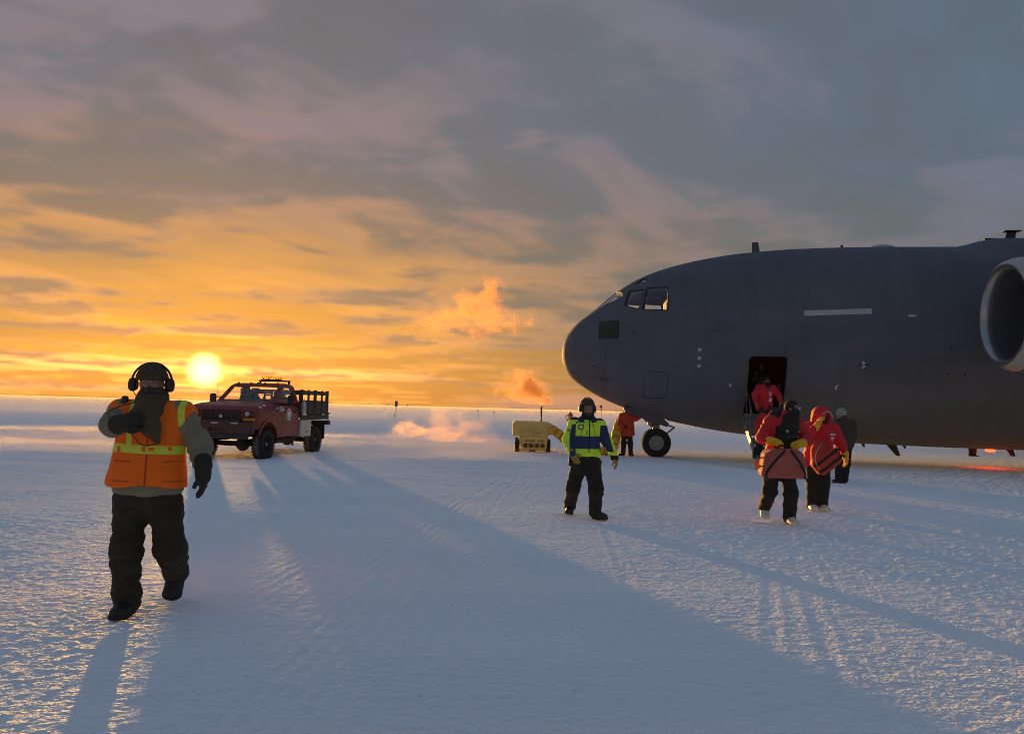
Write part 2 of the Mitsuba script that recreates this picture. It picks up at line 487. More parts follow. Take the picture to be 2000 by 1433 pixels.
scene['ac_grey'] = {'type': 'twosided', 'bsdf': {'type': 'principled', 'base_color': mikit.proc(ac_paint), 'roughness': 0.7, 'specular': 0.06}}
mat('ac_lip', (0.42, 0.43, 0.44), 0.30, 0.85, var=0.15)
mat('ac_dark', (0.03, 0.03, 0.032), 0.6)
mat('ac_inner', (0.22, 0.09, 0.07), 0.7)
mat('ac_stripe', (0.42, 0.44, 0.44), 0.6, var=0.12)
mat('ac_pale', (0.6, 0.6, 0.6), 0.45)
mat('ac_steel', (0.24, 0.24, 0.25), 0.4, 0.7)
mat('ac_fan', (0.055, 0.055, 0.06), 0.35, 0.6)
mat('rubber', (0.022, 0.020, 0.019), 0.85, var=0.25, vs=9)
mat('ac_hub', (0.30, 0.30, 0.30), 0.5, 0.2, var=0.1)
mat('step_metal', (0.20, 0.205, 0.20), 0.55, 0.3, var=0.25, vs=4)
mat('hatch_glass', (0.030, 0.022, 0.016), 0.25, spec=0.5)
scene['pane_glass'] = {'type': 'thindielectric', 'int_ior': 1.5}
scene['red_lamp'] = {'type': 'twosided', 'bsdf': {'type': 'principled', 'base_color': rgb((0.5, 0.02, 0.01)), 'roughness': 0.3}}

PLANE = thing('cargo_aircraft', 'huge dark grey military cargo aircraft with open crew door and boarding stairs', 'aircraft')
W_S1 = Polygon([(3.02, 5.89), (3.71, 5.89), (3.70, 5.04), (2.87, 5.09)]).buffer(-0.04).buffer(0.04, quad_segs=3)
W_S2 = Polygon([(2.42, 5.83), (2.93, 5.85), (2.74, 5.11), (2.27, 5.28)]).buffer(-0.04).buffer(0.04, quad_segs=3)
W_LOW = rrect(1.41, 4.10, 2.10, 4.76, 0.05)
RAD = math.pi / 180
W_FR = Polygon([(1.22, 87 * RAD), (1.31, 66 * RAD), (1.46, 61 * RAD), (1.8, 54 * RAD), (2.18, 49.5 * RAD), (2.22, 54 * RAD), (2.12, 63 * RAD), (2.0, 74 * RAD), (1.97, 87 * RAD)])
W_EYE = Polygon([(2.62, 62 * RAD), (2.98, 56 * RAD), (3.08, 62 * RAD), (2.9, 68 * RAD)])
DOOR = rrect(6.25, 1.50, 7.45, 3.50, 0.14)
HATCH = rrect(2.98, 2.10, 3.74, 2.97, 0.13)
outer = mani(fus_loft(0.0))
inner = mani(fus_loft(-0.13, 0.5, 44))
shell = outer - inner
for w, th in ((W_S1, 0), (W_S2, 0), (W_FR, 1), (W_EYE, 1), (DOOR, 0)):
    c = mani(fus_prism(w, -0.45, 0.3, 0.12, th))
    shell = shell - c - (c.mirror((0, 1, 0)) if w is not DOOR else m3.Manifold())
shell = shell - mani(fus_prism(W_LOW, -0.05, 0.3))
shell = shell - mani(fus_prism(HATCH.buffer(0.016).difference(HATCH.buffer(-0.012)), -0.03, 0.3, 0.08))
slot = rrect(1.46, 2.66, 1.86, 2.84, 0.08)
shell = shell - mani(fus_prism(slot, -0.05, 0.3))
shell = shell - mani(fus_prism(sbox(4.97, 4.28, 5.33, 4.31), -0.02, 0.3)) - mani(fus_prism(sbox(5.2, 4.60, 5.36, 4.64), -0.02, 0.3))
# the nose gear bay
shell = shell - bx((1.5, 0.9, 1.2), (3.15, 0, 1.45))
obj('fuselage', ac(shell), 'ac_grey', PLANE, smooth=25)


def seal(poly, th=False):
    r = poly.buffer(0.03, join_style=2) if not th else poly.buffer(0.012, join_style=2)
    return fus_prism(r.difference(poly.buffer(-0.002)), -0.02, 0.006, 0.1, th)


for nm, w, th in (('side_window', W_S1, 0), ('side_window', W_S2, 0), ('windscreen', W_FR, 1), ('eyebrow_window', W_EYE, 1)):
    for side in (1, -1):
        m = fus_sheet(w, -0.04, th)
        if side < 0:
            m.vertices[:, 1] *= -1
            m.invert()
        k = obj(nm, ac(m), 'pane_glass', PLANE, smooth=True)
        if side > 0:
            fr = seal(w, th)
            obj('frame', ac(fr), 'ac_dark' if nm != 'windscreen' else 'ac_grey', k)
obj('lower_window', ac(fus_prism(W_LOW.buffer(-0.005), -0.045, -0.03)), 'hatch_glass', PLANE, label='small square dark window low on the nose')
obj('service_hatch', ac(fus_prism(HATCH.buffer(-0.014), -0.02, 0.003, 0.1)), 'ac_grey', PLANE)
obj('door_frame', ac(fus_prism(DOOR.buffer(0.05, quad_segs=4).difference(DOOR.buffer(-0.01)), -0.12, 0.012, 0.12)), 'ac_grey', PLANE)
obj('white_stripe', ac(fus_prism([(7.92, 4.97), (8.6, 4.985), (9.93, 5.045), (9.92, 4.87), (8.5, 4.81), (7.92, 4.79)], 0.001, 0.005)), 'ac_stripe', PLANE)
# cabin: deck, lining, bulkheads and cockpit furniture seen through door and windows
obj('cabin_deck', ac(bx((8.5, 3.3, 0.08), (10.35, 0, 1.56))), 'ac_inner', PLANE)
for m in (bx((0.05, 4.2, 3.0), (6.0, 0, 3.15)), bx((0.05, 4.2, 3.0), (8.5, 0, 3.15)), bx((2.45, 0.05, 3.0), (7.25, 0.2, 3.13))):
    obj('cabin_wall', ac(m), 'ac_inner', PLANE)
obj('cockpit_deck', ac(bx((2.3, 3.6, 0.06), (3.35, 0, 4.35))), 'ac_dark', PLANE)
obj('overhead_panel', ac(cat(rbox((1.3, 0.9, 0.28), 0.05, (2.95, 0, 5.95)), rbox((0.55, 2.2, 0.35), 0.05, (1.95, 0, 4.95)))), 'ac_dark', PLANE)
obj('cockpit_bulkhead', ac(bx((0.06, 3.3, 2.0), (3.80, 0, 5.3))), 'ac_inner', PLANE)
for y in (-0.75, 0.75):
    obj('pilot_seat', ac(cat(rbox((0.5, 0.5, 0.14), 0.05, (2.65, y, 4.78)), rbox((0.14, 0.46, 0.75), 0.06, (2.93, y, 5.12)), rbox((0.12, 0.26, 0.2), 0.05, (2.96, y, 5.56)))), 'ac_dark', PLANE)
for z in (3.69, 3.42, 3.17):
    p = fus(4.72, th_of(4.72, z), 0)
    k = obj('static_port', ac(cat(*[fus_prism(Point(4.72, z).buffer(0.055).difference(Point(4.72, z).buffer(0.026)), -0.01, 0.004, 0)])), 'ac_pale', PLANE, label='small pale ring on the fuselage side')
obj('lamp_port', ac(fus_prism(Point(5.72, 2.56).buffer(0.05).difference(sbox(5.66, 2.5, 5.71, 2.6)), -0.01, 0.006, 0)), 'ac_pale', PLANE)


def vane(s, z, ln=0.26):
    """A forward facing air data probe on its base plate."""
    th = float(th_of(s, z))
    p, q = fus(s, th, 0.0), fus(s, th, 0.13)
    pale = cat(fus_prism(Polygon([(s - .10, z + .12), (s + .02, z + .03), (s + .02, z - .05), (s - .08, z - .13)]), -0.01, 0.01, 0.05))
    dark = cat(cyl(p, q, 0.028, 0.022, 10), cyl(q + A([0.08, 0, 0]), q - A([ln, 0, 0.0]), 0.018, 0.010, 10))
    obj('air_data_probe', ac(cat(pale)), 'ac_pale', PLANE)
    obj('probe_mast', ac(dark), 'ac_dark', PLANE)


vane(9.75, 3.28)
obj('drain_scoop', ac(fus_prism(Point(9.0, 2.56).buffer(.075).difference(Point(9.06, 2.55).buffer(.085)), -0.01, 0.02, 0.05)), 'ac_pale', PLANE)
obj('round_panel', ac(fus_prism(Point(9.12, 2.56).buffer(.15), -0.01, 0.004, 0.08)), 'ac_grey', PLANE)
for s, z in ((12.2, 3.8), (12.2, 3.03), (12.67, 3.02), (1.22, 3.18), (2.55, 4.28)):
    obj('vent_port', ac(fus_prism(Point(s, z).buffer(0.035), -0.01, 0.004, 0)), 'ac_dark', PLANE)
obj('position_lamp', ac(fus_prism(affinity.scale(Point(11.1, 4.81).buffer(0.09), 1.5, .45), -0.01, 0.02, 0.05)), 'ac_stripe', PLANE)


def fin(s0, s1, t0, t1, z0, z1, w=0.05, y=0.0):
    """A blade aerial: chord s0..s1 at z0, t0..t1 at z1."""
    hull = []
    for a, b, z, ww in ((s0, s1, z0, w), (t0, t1, z1, w * 0.7)):
        hull += [m3.Manifold.sphere(0.012, 8).translate((x, y + dy, z)) for x, dy in ((a, 0), (b, 0), (a * .5 + b * .5, ww), (a * .5 + b * .5, -ww))]
    return m3.Manifold.batch_hull(hull)


obj('blade_aerial', ac(fin(6.83, 7.12, 6.83, 7.03, 7.35, 7.86)), 'ac_grey', PLANE)
obj('blade_aerial', ac(cat(fin(15.3, 15.66, 15.42, 15.70, 7.75, 8.20), rbox((0.56, 0.3, 0.03), 0.012, (15.56, 0, 8.23)))), 'ac_dark', PLANE)
obj('aerial_bump', ac(cat(rbox((0.42, 0.3, 0.12), 0.05, (14.85, 0, 7.92)))), 'ac_dark', PLANE)
obj('aerial_bump', ac(moved(trimesh.creation.icosphere(3).apply_transform(np.diag([0.45, 0.35, 0.13, 1])), (11.3, 0, 7.64))), 'ac_stripe', PLANE)
obj('aerial_bump', ac(rbox((0.1, 0.06, 0.2), 0.02, (9.93, 0, 7.66))), 'ac_dark', PLANE)
for a, b, t0, t1, z in ((11.43, 11.76, 11.78, 11.90, 0.34), (15.30, 15.54, 15.50, 15.62, 0.45)):
    obj('belly_aerial', ac(fin(a, b, t0, t1, 0.74, z)), 'ac_dark', PLANE)
obj('belly_aerial', ac(cat(fin(14.13, 14.40, 14.15, 14.38, 0.74, 0.43), rbox((0.36, 0.25, 0.025), 0.01, (14.26, 0, 0.41)))), 'ac_dark', PLANE)
for s in (10.68, 12.04):
    obj('drain_mast', ac(fin(s - .06, s + .03, s, s + .05, 0.72, 0.60, 0.02)), 'ac_dark', PLANE)
# red anti collision lamp
BEACON = moved(trimesh.creation.icosphere(3).apply_transform(np.diag([0.16, 0.11, 0.055, 1])), (14.83, 0, 0.615))
obj('red_beacon', ac(BEACON), 'red_lamp', PLANE, smooth=True, label='glowing red lamp under the belly', emitter={'type': 'area', 'radiance': rgb((8.0, 0.09, 0.015))})
obj('beacon_base', ac(rbox((0.5, 0.34, 0.06), 0.02, (14.83, 0, 0.69))), 'ac_dark', PLANE)

# wing box fairing, wing, pylon
hs = np.linspace(13.0, 24, 26)
hv = []
for s in hs:
    t = np.clip((s - 13.3) / 1.6, 0, 1)
    hgt = 0.33 * (t * t * (3 - 2 * t)) - 0.03
    y = np.linspace(-2.9, 2.9, 31)
    hv.append(np.stack([0 * y + s, y, f_zc(s) + f_b(s) * np.sqrt(1 - (y / f_w(s)) ** 2) + hgt * (1 - (y / 3.0) ** 2) ** 0.5 - .02 * np.abs(y / 2.9) ** 6], -1))
hv = A(hv)
n_ = hv.shape[1]
i, j = np.meshgrid(np.arange(len(hs) - 1), np.arange(n_ - 1), indexing='ij')
q = np.stack([i * n_ + j, (i + 1) * n_ + j, (i + 1) * n_ + j + 1, i * n_ + j + 1], -1).reshape(-1, 4)
obj('wing_fairing', ac(trimesh.Trimesh(hv.reshape(-1, 3), np.vstack([q[:, [0, 1, 2]], q[:, [0, 2, 3]]]), process=False)), 'ac_grey', PLANE, smooth=40)


def wing(side):
    sec = []
    for y, le, c, z, t in ((1.5, 17.5, 6.6, 7.35, .5), (12, 20.2, 5.8, 6.5, .36), (25, 26.5, 3.0, 5.6, .17)):
        u = np.linspace(0, 1, 14)
        th = t * 2.6 * (np.sqrt(u) - u) * 1.1 + 0.01
        sec.append(np.vstack([np.stack([le + c * u, 0 * u + y * side, z + th / 2], -1), np.stack([le + c * u[::-1], 0 * u + y * side, z - th[::-1] / 2], -1)]))
    V = np.vstack(sec)
    n = len(sec[0])
    F = []
    for i in range(2):
        for j in range(n):
            k = (j + 1) % n
            F += [[i * n + j, (i + 1) * n + j, (i + 1) * n + k], [i * n + j, (i + 1) * n + k, i * n + k]]
    return trimesh.Trimesh(V, F, process=False)


for sd in (1, -1):
    obj('wing', ac(wing(sd)), 'ac_grey', PLANE, smooth=40)
# left inboard engine
EC = A([12.35, 6.35, 4.50])
nac = obj('engine_cowl', ac(moved(lathe([(1.235, 0.10), (1.30, 0.02), (1.38, 0.005), (1.44, 0.06), (1.52, 0.30), (1.60, 0.8), (1.64, 1.6), (1.60, 2.8), (1.42, 4.0), (1.2, 4.9), (1.1, 4.9), (1.1, 2.4), (1.18, 1.3), (1.19, 0.7), (1.21, 0.3), (1.235, 0.10)], 72, 'x'), EC)), 'ac_grey', PLANE, smooth=40)
obj('intake_lip', ac(moved(lathe([(1.205, 0.30), (1.215, 0.16), (1.25, 0.045), (1.31, -0.005), (1.385, -0.012), (1.45, 0.05), (1.515, 0.22), (1.535, 0.33)], 72, 'x'), EC)), 'ac_lip', nac, smooth=True, label='bare metal lip round the engine intake')
obj('intake_duct', ac(moved(lathe([(1.19, 0.29), (1.175, 0.6), (1.16, 1.0), (1.15, 1.5)], 72, 'x'), EC)), 'ac_steel', nac, smooth=True)
blade = []
for kb in range(30):
    a = kb / 30 * 2 * np.pi
    pts, F = [], []
    for r_, tw, ch in ((0.32, 0.5, 0.15), (0.7, 0.8, 0.18), (1.13, 1.05, 0.22)):
        for sgn in (-1, 1):
            da = sgn * ch * math.sin(tw) / r_
            pts.append([1.25 + sgn * ch * math.cos(tw), r_ * math.cos(a + da), r_ * math.sin(a + da)])
    F = [[0, 1, 3], [0, 3, 2], [2, 3, 5], [2, 5, 4]]
    obj('fan_blade', ac(moved(trimesh.Trimesh(pts, F, process=False), EC)), 'ac_fan', nac, smooth=False)
obj('spinner', ac(moved(lathe([(0.0, 0.80), (0.10, 0.86), (0.2, 0.97), (0.29, 1.12), (0.33, 1.3), (0.0, 1.3)], 36, 'x'), EC)), 'ac_fan', nac)
obj('fan_case', ac(moved(lathe([(0, 1.52), (1.15, 1.5)], 48, 'x'), EC)), 'ac_dark', nac)
obj('engine_pylon', ac(m3.Manifold.batch_hull([m3.Manifold.sphere(0.06, 8).translate(tuple(EC + A(p))) for p in ((1.6, .18, 1.45), (1.6, -.18, 1.45), (5.5, .2, 1.2), (5.5, -.2, 1.2), (5.0, .2, 2.5), (5.0, -.2, 2.5), (8.5, .2, 2.1), (8.5, -.2, 2.1))])), 'ac_grey', PLANE)
# nose gear
NG = 3.50
for y in (-0.36, 0.36):
    w = obj('nose_wheel', ac(moved(lathe([(0.26, -0.16), (0.33, -0.185), (0.42, -0.19), (0.49, -0.165), (0.517, -0.10), (0.52, -0.09), (0.512, -0.085), (0.522, -0.03), (0.513, -0.02), (0.513, 0.02), (0.522, 0.03), (0.512, 0.085), (0.52, 0.09), (0.517, 0.10), (0.49, 0.165), (0.42, 0.19), (0.33, 0.185), (0.26, 0.16)], 64, 'y'), (NG, y, 0.515))), 'rubber', PLANE, smooth=35)
    hub = lathe([(0, -0.13), (0.07, -0.13), (0.075, -0.06), (0.16, -0.05), (0.17, -0.11), (0.215, -0.12), (0.225, -0.15), (0.262, -0.155), (0.262, 0.155), (0.225, 0.15), (0.215, 0.12), (0.17, 0.11), (0.16, 0.05), (0.075, 0.06), (0.07, 0.13), (0, 0.13)], 48, 'y')
    obj('rim', ac(moved(hub, (NG, y, 0.515))), 'ac_hub', w, smooth=30)
    for t in np.arange(10) * 2 * np.pi / 10:
        sg = 1 if y > 0 else -1
        obj('hub_hole', ac(cyl((NG + 0.193 * math.cos(t), y + sg * 0.10, 0.515 + 0.193 * math.sin(t)), (NG + 0.193 * math.cos(t), y + sg * 0.1205, 0.515 + 0.193 * math.sin(t)), 0.018, n=10)), 'ac_dark', w)
obj('gear_strut', ac(cat(cyl((NG, 0, 0.55), (NG, 0, 1.0), 0.085), cyl((NG, 0, 0.9), (NG, 0, 1.9), 0.13), cyl((NG, -0.4, 0.515), (NG, 0.4, 0.515), 0.06), rbox((0.26, 0.34, 0.36), 0.06, (NG, 0, 1.02)), cyl((NG - .05, 0, 1.0), (NG - 0.75, 0, 1.7), 0.05), rbox((0.2, 0.16, 0.16), 0.04, (NG - 0.22, 0.1, 1.22)))), 'ac_steel', PLANE)
obj('torque_link', ac(cat(cyl((NG + .1, 0.1, 1.24), (4.16, 0.1, 1.09), 0.028), cyl((4.16, 0.1, 1.09), (3.72, 0.1, 0.72), 0.032))), 'ac_steel', PLANE)
for y in (0.62, -0.62):
    obj('gear_door', ac(moved(extr(Polygon([(2.30, 1.78), (2.44, 1.57), (3.05, 1.36), (3.61, 1.17), (3.87, 1.10), (3.93, 1.22), (3.66, 1.47), (3.3, 1.62)]), 0.05, 'y', y - .025), (0, 0, 0))), 'ac_grey', PLANE)
# fold down crew stairs
ST = thing(PLANE + '__boarding_stairs')
del labels[ST]
s0, s1 = 6.22, 7.28
top, bot = A([2.25, 1.52]), A([4.98, 0.20])
for k, y in enumerate((s0, s1)):
    obj('stringer', ac(extr(Polygon([(top[0], top[1] + .04), (top[0], top[1] - .22), (bot[0] - .1, bot[1] - .05), (bot[0] + .12, bot[1] - .05), (bot[0] + .12, bot[1] + .10)]), 0.05, 'x', y)), 'step_metal', ST)
for k in range(6):
    t = k / 5
    l_, z_ = (1 - t) * (top[0] + .2) + t * bot[0], (1 - t) * (top[1] - .08) + t * bot[1]
    obj('step', ac(cat(rbox((s1 - s0 - .01, 0.30, 0.035), 0.012, ((s0 + s1) / 2 + .025, l_, z_ + .03)), bx((s1 - s0 - .02, 0.02, 0.19), ((s0 + s1) / 2 + .025, l_ - .13, z_ + .12)))), 'step_metal', ST)
for x in (s0 + .03, s1):
    obj('leg', ac(rbox((0.05, 0.06, 0.22), 0.01, (x, bot[0] + .05, 0.09))), 'step_metal', ST)
    obj('handrail', ac(tube(catmull([(x, 4.55, 0.45), (x, 4.5, 1.18), (x, 4.25, 1.34), (x, 2.9, 2.38), (x, 2.72, 2.60), (x, 2.55, 2.62), (x, 2.45, 2.45)], 6), 0.017, 8)), 'ac_steel', ST)
    obj('handrail_post', ac(cyl((x, 3.5, 0.95), (x, 3.5, 1.92), 0.013)), 'ac_steel', ST)
    obj('handrail_post', ac(cyl((x, 2.8, 1.3), (x, 2.8, 2.45), 0.013)), 'ac_steel', ST)
obj('roller', ac(cat(cyl((s0 - .08, 4.72, 0.42), (s0 - .02, 4.72, 0.42), 0.10), rbox((0.05, 0.16, 0.3), 0.02, (s0 - .03, 4.68, 0.5)))), 'ac_dark', ST)
# ---------------------------------------------------------------- the red flatbed truck (local: x forward from the front axle, y to its left, z up)
TRH = math.radians(8.3)
TK = np.eye(4)
TK[:3, 0] = [-math.sin(TRH), -math.cos(TRH), 0]
TK[:3, 1] = [math.cos(TRH), -math.sin(TRH), 0]
_c = A([-6.79, 21.6]) - TK[:2, 1] * 0.98
TK[:3, 3] = [_c[0], _c[1], -0.015]


def tk(mesh):
    m = tm(mesh).copy()
    m.apply_transform(TK)
    return m


def truck_red(p, n, uv):
    t = fbm(p.x * 3, p.y * 3, p.z * 3, 3)
    snow = smoothstep(0.52, 0.75, fbm(p.x * 9, p.y * 9, p.z * 9, 3)) * 0.10
    return mix(mi.Color3f(0.19, 0.024, 0.022) * (0.8 + 0.4 * t), (0.5, 0.45, 0.45), 0.5 * snow)


scene['truck_red'] = {'type': 'twosided', 'bsdf': {'type': 'principled', 'base_color': mikit.proc(truck_red), 'roughness': 0.38, 'specular': 0.5, 'clearcoat': 0.25, 'clearcoat_gloss': 0.7}}
mat('trim_black', (0.025, 0.024, 0.024), 0.55, var=0.3)
mat('bumper_paint', (0.075, 0.032, 0.026), 0.5, 0.1, var=0.3)
mat('stake_green', (0.050, 0.048, 0.040), 0.7, var=0.3)
mat('toolbox_grey', (0.50, 0.51, 0.51), 0.4, 0.3, var=0.12)
mat('white_paint', (0.75, 0.75, 0.74), 0.5)
mat('amber_lens', (0.75, 0.22, 0.02), 0.25)
mat('lamp_glass', (0.45, 0.45, 0.46), 0.15, 0.3)
mat('chassis', (0.03, 0.027, 0.025), 0.75, var=0.3)
mat('seat_cloth', (0.06, 0.05, 0.05), 0.8)
scene['yellow_lens'] = {'type': 'principledthin', 'base_color': rgb((0.9, 0.6, 0.08)), 'roughness': 0.3, 'diff_trans': 1.5, 'spec_trans': 0.2, 'eta': 1.4}
mat('tread_snow', (0.26, 0.25, 0.24), 0.9, var=0.9, vs=40)
mat('olive_drab', (0.16, 0.15, 0.05), 0.6, var=0.2)

TRUCK = thing('pickup_truck', 'dark red flatbed pickup truck with stake sides, roof light bar and big knobbly tyres', 'truck')
HW = 0.99


def prof_xz(pts, hw=1.2):
    return mani(extr(Polygon(pts), 2 * hw, 'y', -hw))


def prof_yz(half, x0=-8, x1=3):
    pts = list(half) + [(-y, z) for y, z in half[::-1]]
    return mani(extr(Polygon(pts), x1 - x0, 'x', x0))


def plan(pts_half, z0=0, z1=3):
    pts = list(pts_half) + [(x, -y) for x, y in pts_half[::-1]]
    return mani(extr(Polygon(pts), z1 - z0, 'z', z0))


side = [(0.75, 0.86), (0.78, 1.0), (0.78, 1.30), (0.75, 1.42), (0.65, 1.50), (0.3, 1.565), (-0.3, 1.615), (-0.62, 1.645), (-0.8, 1.66), (-2.05, 1.66), (-2.06, 1.0), (-2.02, 0.64), (-0.62, 0.60), (-0.60, 0.86)]
front = [(0.93, 0.55), (0.985, 0.70), (0.995, 1.0), (0.985, 1.25), (0.95, 1.42), (0.88, 1.50), (0.74, 1.535), (0.68, 1.60), (0.62, 1.70), (0.3, 1.80)]
front = [(0.93, 0.55), (0.985, 0.70), (0.995, 1.0), (0.985, 1.25), (0.955, 1.42), (0.90, 1.53), (0.84, 1.585), (0.74, 1.60), (0.66, 1.63), (0.55, 1.70), (0.2, 1.72)]
pl = [(-2.06, 0.97), (-1.0, 0.995), (0.3, 0.995), (0.58, 0.955), (0.71, 0.86), (0.77, 0.6), (0.785, 0.3)]
body = prof_xz(side) ^ prof_yz(front) ^ plan(pl)
arch = mani(moved(cyl((0, 0.50, 0), (0, 1.2, 0), 0.565, n=40), (0, 0, 0.50)))
body = body - arch - arch.mirror((0, 1, 0))
body = body - bx((1.20, 1.76, 0.9), (-1.39, 0, 1.50))          # the cab's inside
body = body - rbox((0.10, 1.16, 0.34), 0.04, (0.775, 0, 1.21))   # grille opening
for s in (1, -1):
    body = body - rbox((0.16, 0.30, 0.16), 0.03, (0.74, s * 0.76, 1.28)) - rbox((0.16, 0.34, 0.09), 0.02, (0.73, s * 0.77, 1.135))
    # door gaps, bonnet gap, raised crease as cut lines
    g = [bx((0.016, 0.03, 0.98), (-0.86, s * 0.995, 1.12)), bx((0.016, 0.03, 0.98), (-1.97, s * 0.985, 1.12)), bx((1.10, 0.03, 0.016), (-1.41, s * 0.98, 0.66))]
    for q in g:
        body = body - q
    body = body - bx((1.6, 0.014, 0.05), (0.0, s * 0.70, 1.62))
obj('cab_body', tk(body), 'truck_red', TRUCK, smooth=22)
# crease line along the flank and flared arches
for s in (1, -1):
    ys = (0.99, 0.996) if s > 0 else (-0.996, -0.99)
    obj('side_moulding', tk(rbox((1.36, 0.02, 0.045), 0.009, (-1.30, s * 0.997, 1.0))), 'truck_red', TRUCK)
    ring = Point(0, 0.50).buffer(0.62, quad_segs=12).difference(Point(0, 0.50).buffer(0.56, quad_segs=12)).intersection(sbox(-1, 0.72, 1, 2))
    obj('wheel_arch', tk(moved(extr(ring, 0.06, 'y', -0.03), (0, s * 0.985, 0))), 'truck_red', TRUCK)
# greenhouse
gh_side = [(-0.58, 1.60), (-0.66, 1.66), (-1.16, 2.11), (-1.28, 2.165), (-1.65, 2.19), (-1.95, 2.17), (-2.02, 2.10), (-2.06, 1.60)]
gh_front = [(0.94, 1.55), (0.925, 1.68), (0.80, 2.07), (0.74, 2.15), (0.60, 2.215), (0.2, 2.205)]
gh_in = [(-0.68, 1.55), (-0.75, 1.66), (-1.20, 2.07), (-1.3, 2.115), (-1.92, 2.13), (-1.97, 2.09), (-2.0, 1.5)]
gf_in = [(0.89, 1.5), (0.875, 1.68), (0.755, 2.05), (0.70, 2.10), (0.2, 2.13)]
gh = prof_xz(gh_side) ^ prof_yz(gh_front)
gh = gh - (prof_xz(gh_in) ^ prof_yz(gf_in))
SW = Polygon([(-0.84, 1.68), (-1.90, 1.68), (-1.86, 2.05), (-1.30, 2.05), (-1.14, 1.97)]).buffer(-0.03).buffer(0.03, quad_segs=3)
gh = gh - mani(extr(SW, 3, 'y', -1.5))
WS = Polygon([(0.80, 1.675), (0.69, 2.05), (0.60, 2.075), (-0.60, 2.075), (-0.69, 2.05), (-0.80, 1.675)]).buffer(-0.02).buffer(0.02, quad_segs=3)
gh = gh - mani(extr(WS, 0.95, 'x', -1.42))
RW = Polygon([(0.72, 1.72), (0.64, 2.075), (-0.64, 2.075), (-0.72, 1.72)]).buffer(-0.03).buffer(0.03, quad_segs=3)
gh = gh - mani(extr(RW, 0.4, 'x', -2.2))
obj('cab_roof', tk(gh), 'truck_red', TRUCK, smooth=25)
ws = A([[-0.69, 0.79, 1.672], [-0.69, -0.79, 1.672], [-1.145, -0.66, 2.08], [-1.145, 0.66, 2.08]])
obj('windscreen', tk(trimesh.Trimesh(ws, [[0, 1, 2], [0, 2, 3]], process=False)), 'pane_glass', TRUCK, smooth=False)
for s in (1, -1):
    sv = [(x, s * (0.905 - 0.32 * (z - 1.68)), z) for x, z in list(SW.exterior.coords)[:-1]]
    m = trimesh.Trimesh(A(sv), [[0, i, i + 1] for i in range(1, len(sv) - 1)], process=False)
    obj('side_window', tk(m), 'pane_glass', TRUCK, smooth=False)
rv = A([[-2.03, 0.7, 1.72], [-2.03, -0.7, 1.72], [-2.0, -0.64, 2.075], [-2.0, 0.64, 2.075]])
obj('rear_window', tk(trimesh.Trimesh(rv, [[0, 1, 2], [0, 2, 3]], process=False)), 'pane_glass', TRUCK, smooth=False)
# inside the cab
obj('dashboard', tk(rbox((0.30, 1.68, 0.30), 0.08, (-0.86, 0, 1.53))), 'trim_black', TRUCK)
for y in (0.46, -0.46):
    obj('cab_seat', tk(rbox((0.16, 0.52, 0.66), 0.06, (-1.82, y, 1.46)) + rbox((0.10, 0.26, 0.17), 0.05, (-1.84, y, 1.855)) + rbox((0.5, 0.52, 0.16), 0.06, (-1.56, y, 1.2))), 'seat_cloth', TRUCK)
obj('steering_wheel', tk(moved(trimesh.creation.torus(0.19, 0.018, 32, 10), (-1.12, 0.44, 1.66), ry=math.radians(-62))), 'trim_black', TRUCK)
obj('rear_view_mirror', tk(rbox((0.03, 0.24, 0.06), 0.012, (-1.12, 0, 2.0))), 'trim_black', TRUCK)
for y in (0.42, -0.42):
    obj('sun_visor', tk(moved(rbox((0.2, 0.48, 0.025), 0.01), (-1.24, y, 2.085), ry=0.15)), 'seat_cloth', TRUCK)
# face of the truck
obj('grille', tk(rbox((0.05, 1.14, 0.33), 0.02, (0.735, 0, 1.21))), 'trim_black', TRUCK)
for z in (1.10, 1.19, 1.28):
    obj('grille_bar', tk(rbox((0.05, 1.13, 0.030), 0.010, (0.775, 0, z + 0.02))), 'bumper_paint', TRUCK)
for y in (-0.30, 0.0, 0.30):
    obj('grille_bar', tk(rbox((0.04, 0.035, 0.33), 0.010, (0.768, y, 1.21))), 'bumper_paint', TRUCK)
obj('grille_badge', tk(moved(cyl((0, 0, 0), (0.02, 0, 0), 0.05, n=20), (0.80, 0.0, 1.21))), 'lamp_glass', TRUCK)
for s in (1, -1):
    h = obj('headlight', tk(rbox((0.10, 0.285, 0.145), 0.03, (0.715, s * 0.755, 1.28))), 'bumper_paint', TRUCK)
    obj('reflector', tk(moved(lathe([(0, 0.035), (0.03, 0.03), (0.058, 0.0), (0.066, 0.015), (0.0, -0.01)], 24, 'x'), (0.772, s * 0.74, 1.285))), 'lamp_glass', h)
    obj('turn_signal', tk(rbox((0.10, 0.32, 0.075), 0.02, (0.71, s * 0.765, 1.135))), 'amber_lens', TRUCK)
bump = rbox((0.16, 1.98, 0.30), 0.03, (0.88, 0, 0.90)) + rbox((0.12, 1.2, 0.10), 0.03, (0.90, 0, 1.06)) - bx((0.12, 0.5, 0.10), (0.96, 0, 0.86))
bump = bump + rbox((0.30, 0.10, 0.18), 0.02, (0.76, 0.4, 0.86)) + rbox((0.30, 0.10, 0.18), 0.02, (0.76, -0.4, 0.86))
obj('front_bumper', tk(bump), 'bumper_paint', TRUCK)
for y in (-0.62, -0.1, 0.47):
    obj('bumper_marker', tk(rbox((0.012, 0.20, 0.022), 0.004, (0.964, y, 1.03))), 'white_paint', TRUCK)
obj('front_valance', tk(rbox((0.05, 1.7, 0.16), 0.02, (0.87, 0, 0.68))), 'trim_black', TRUCK)
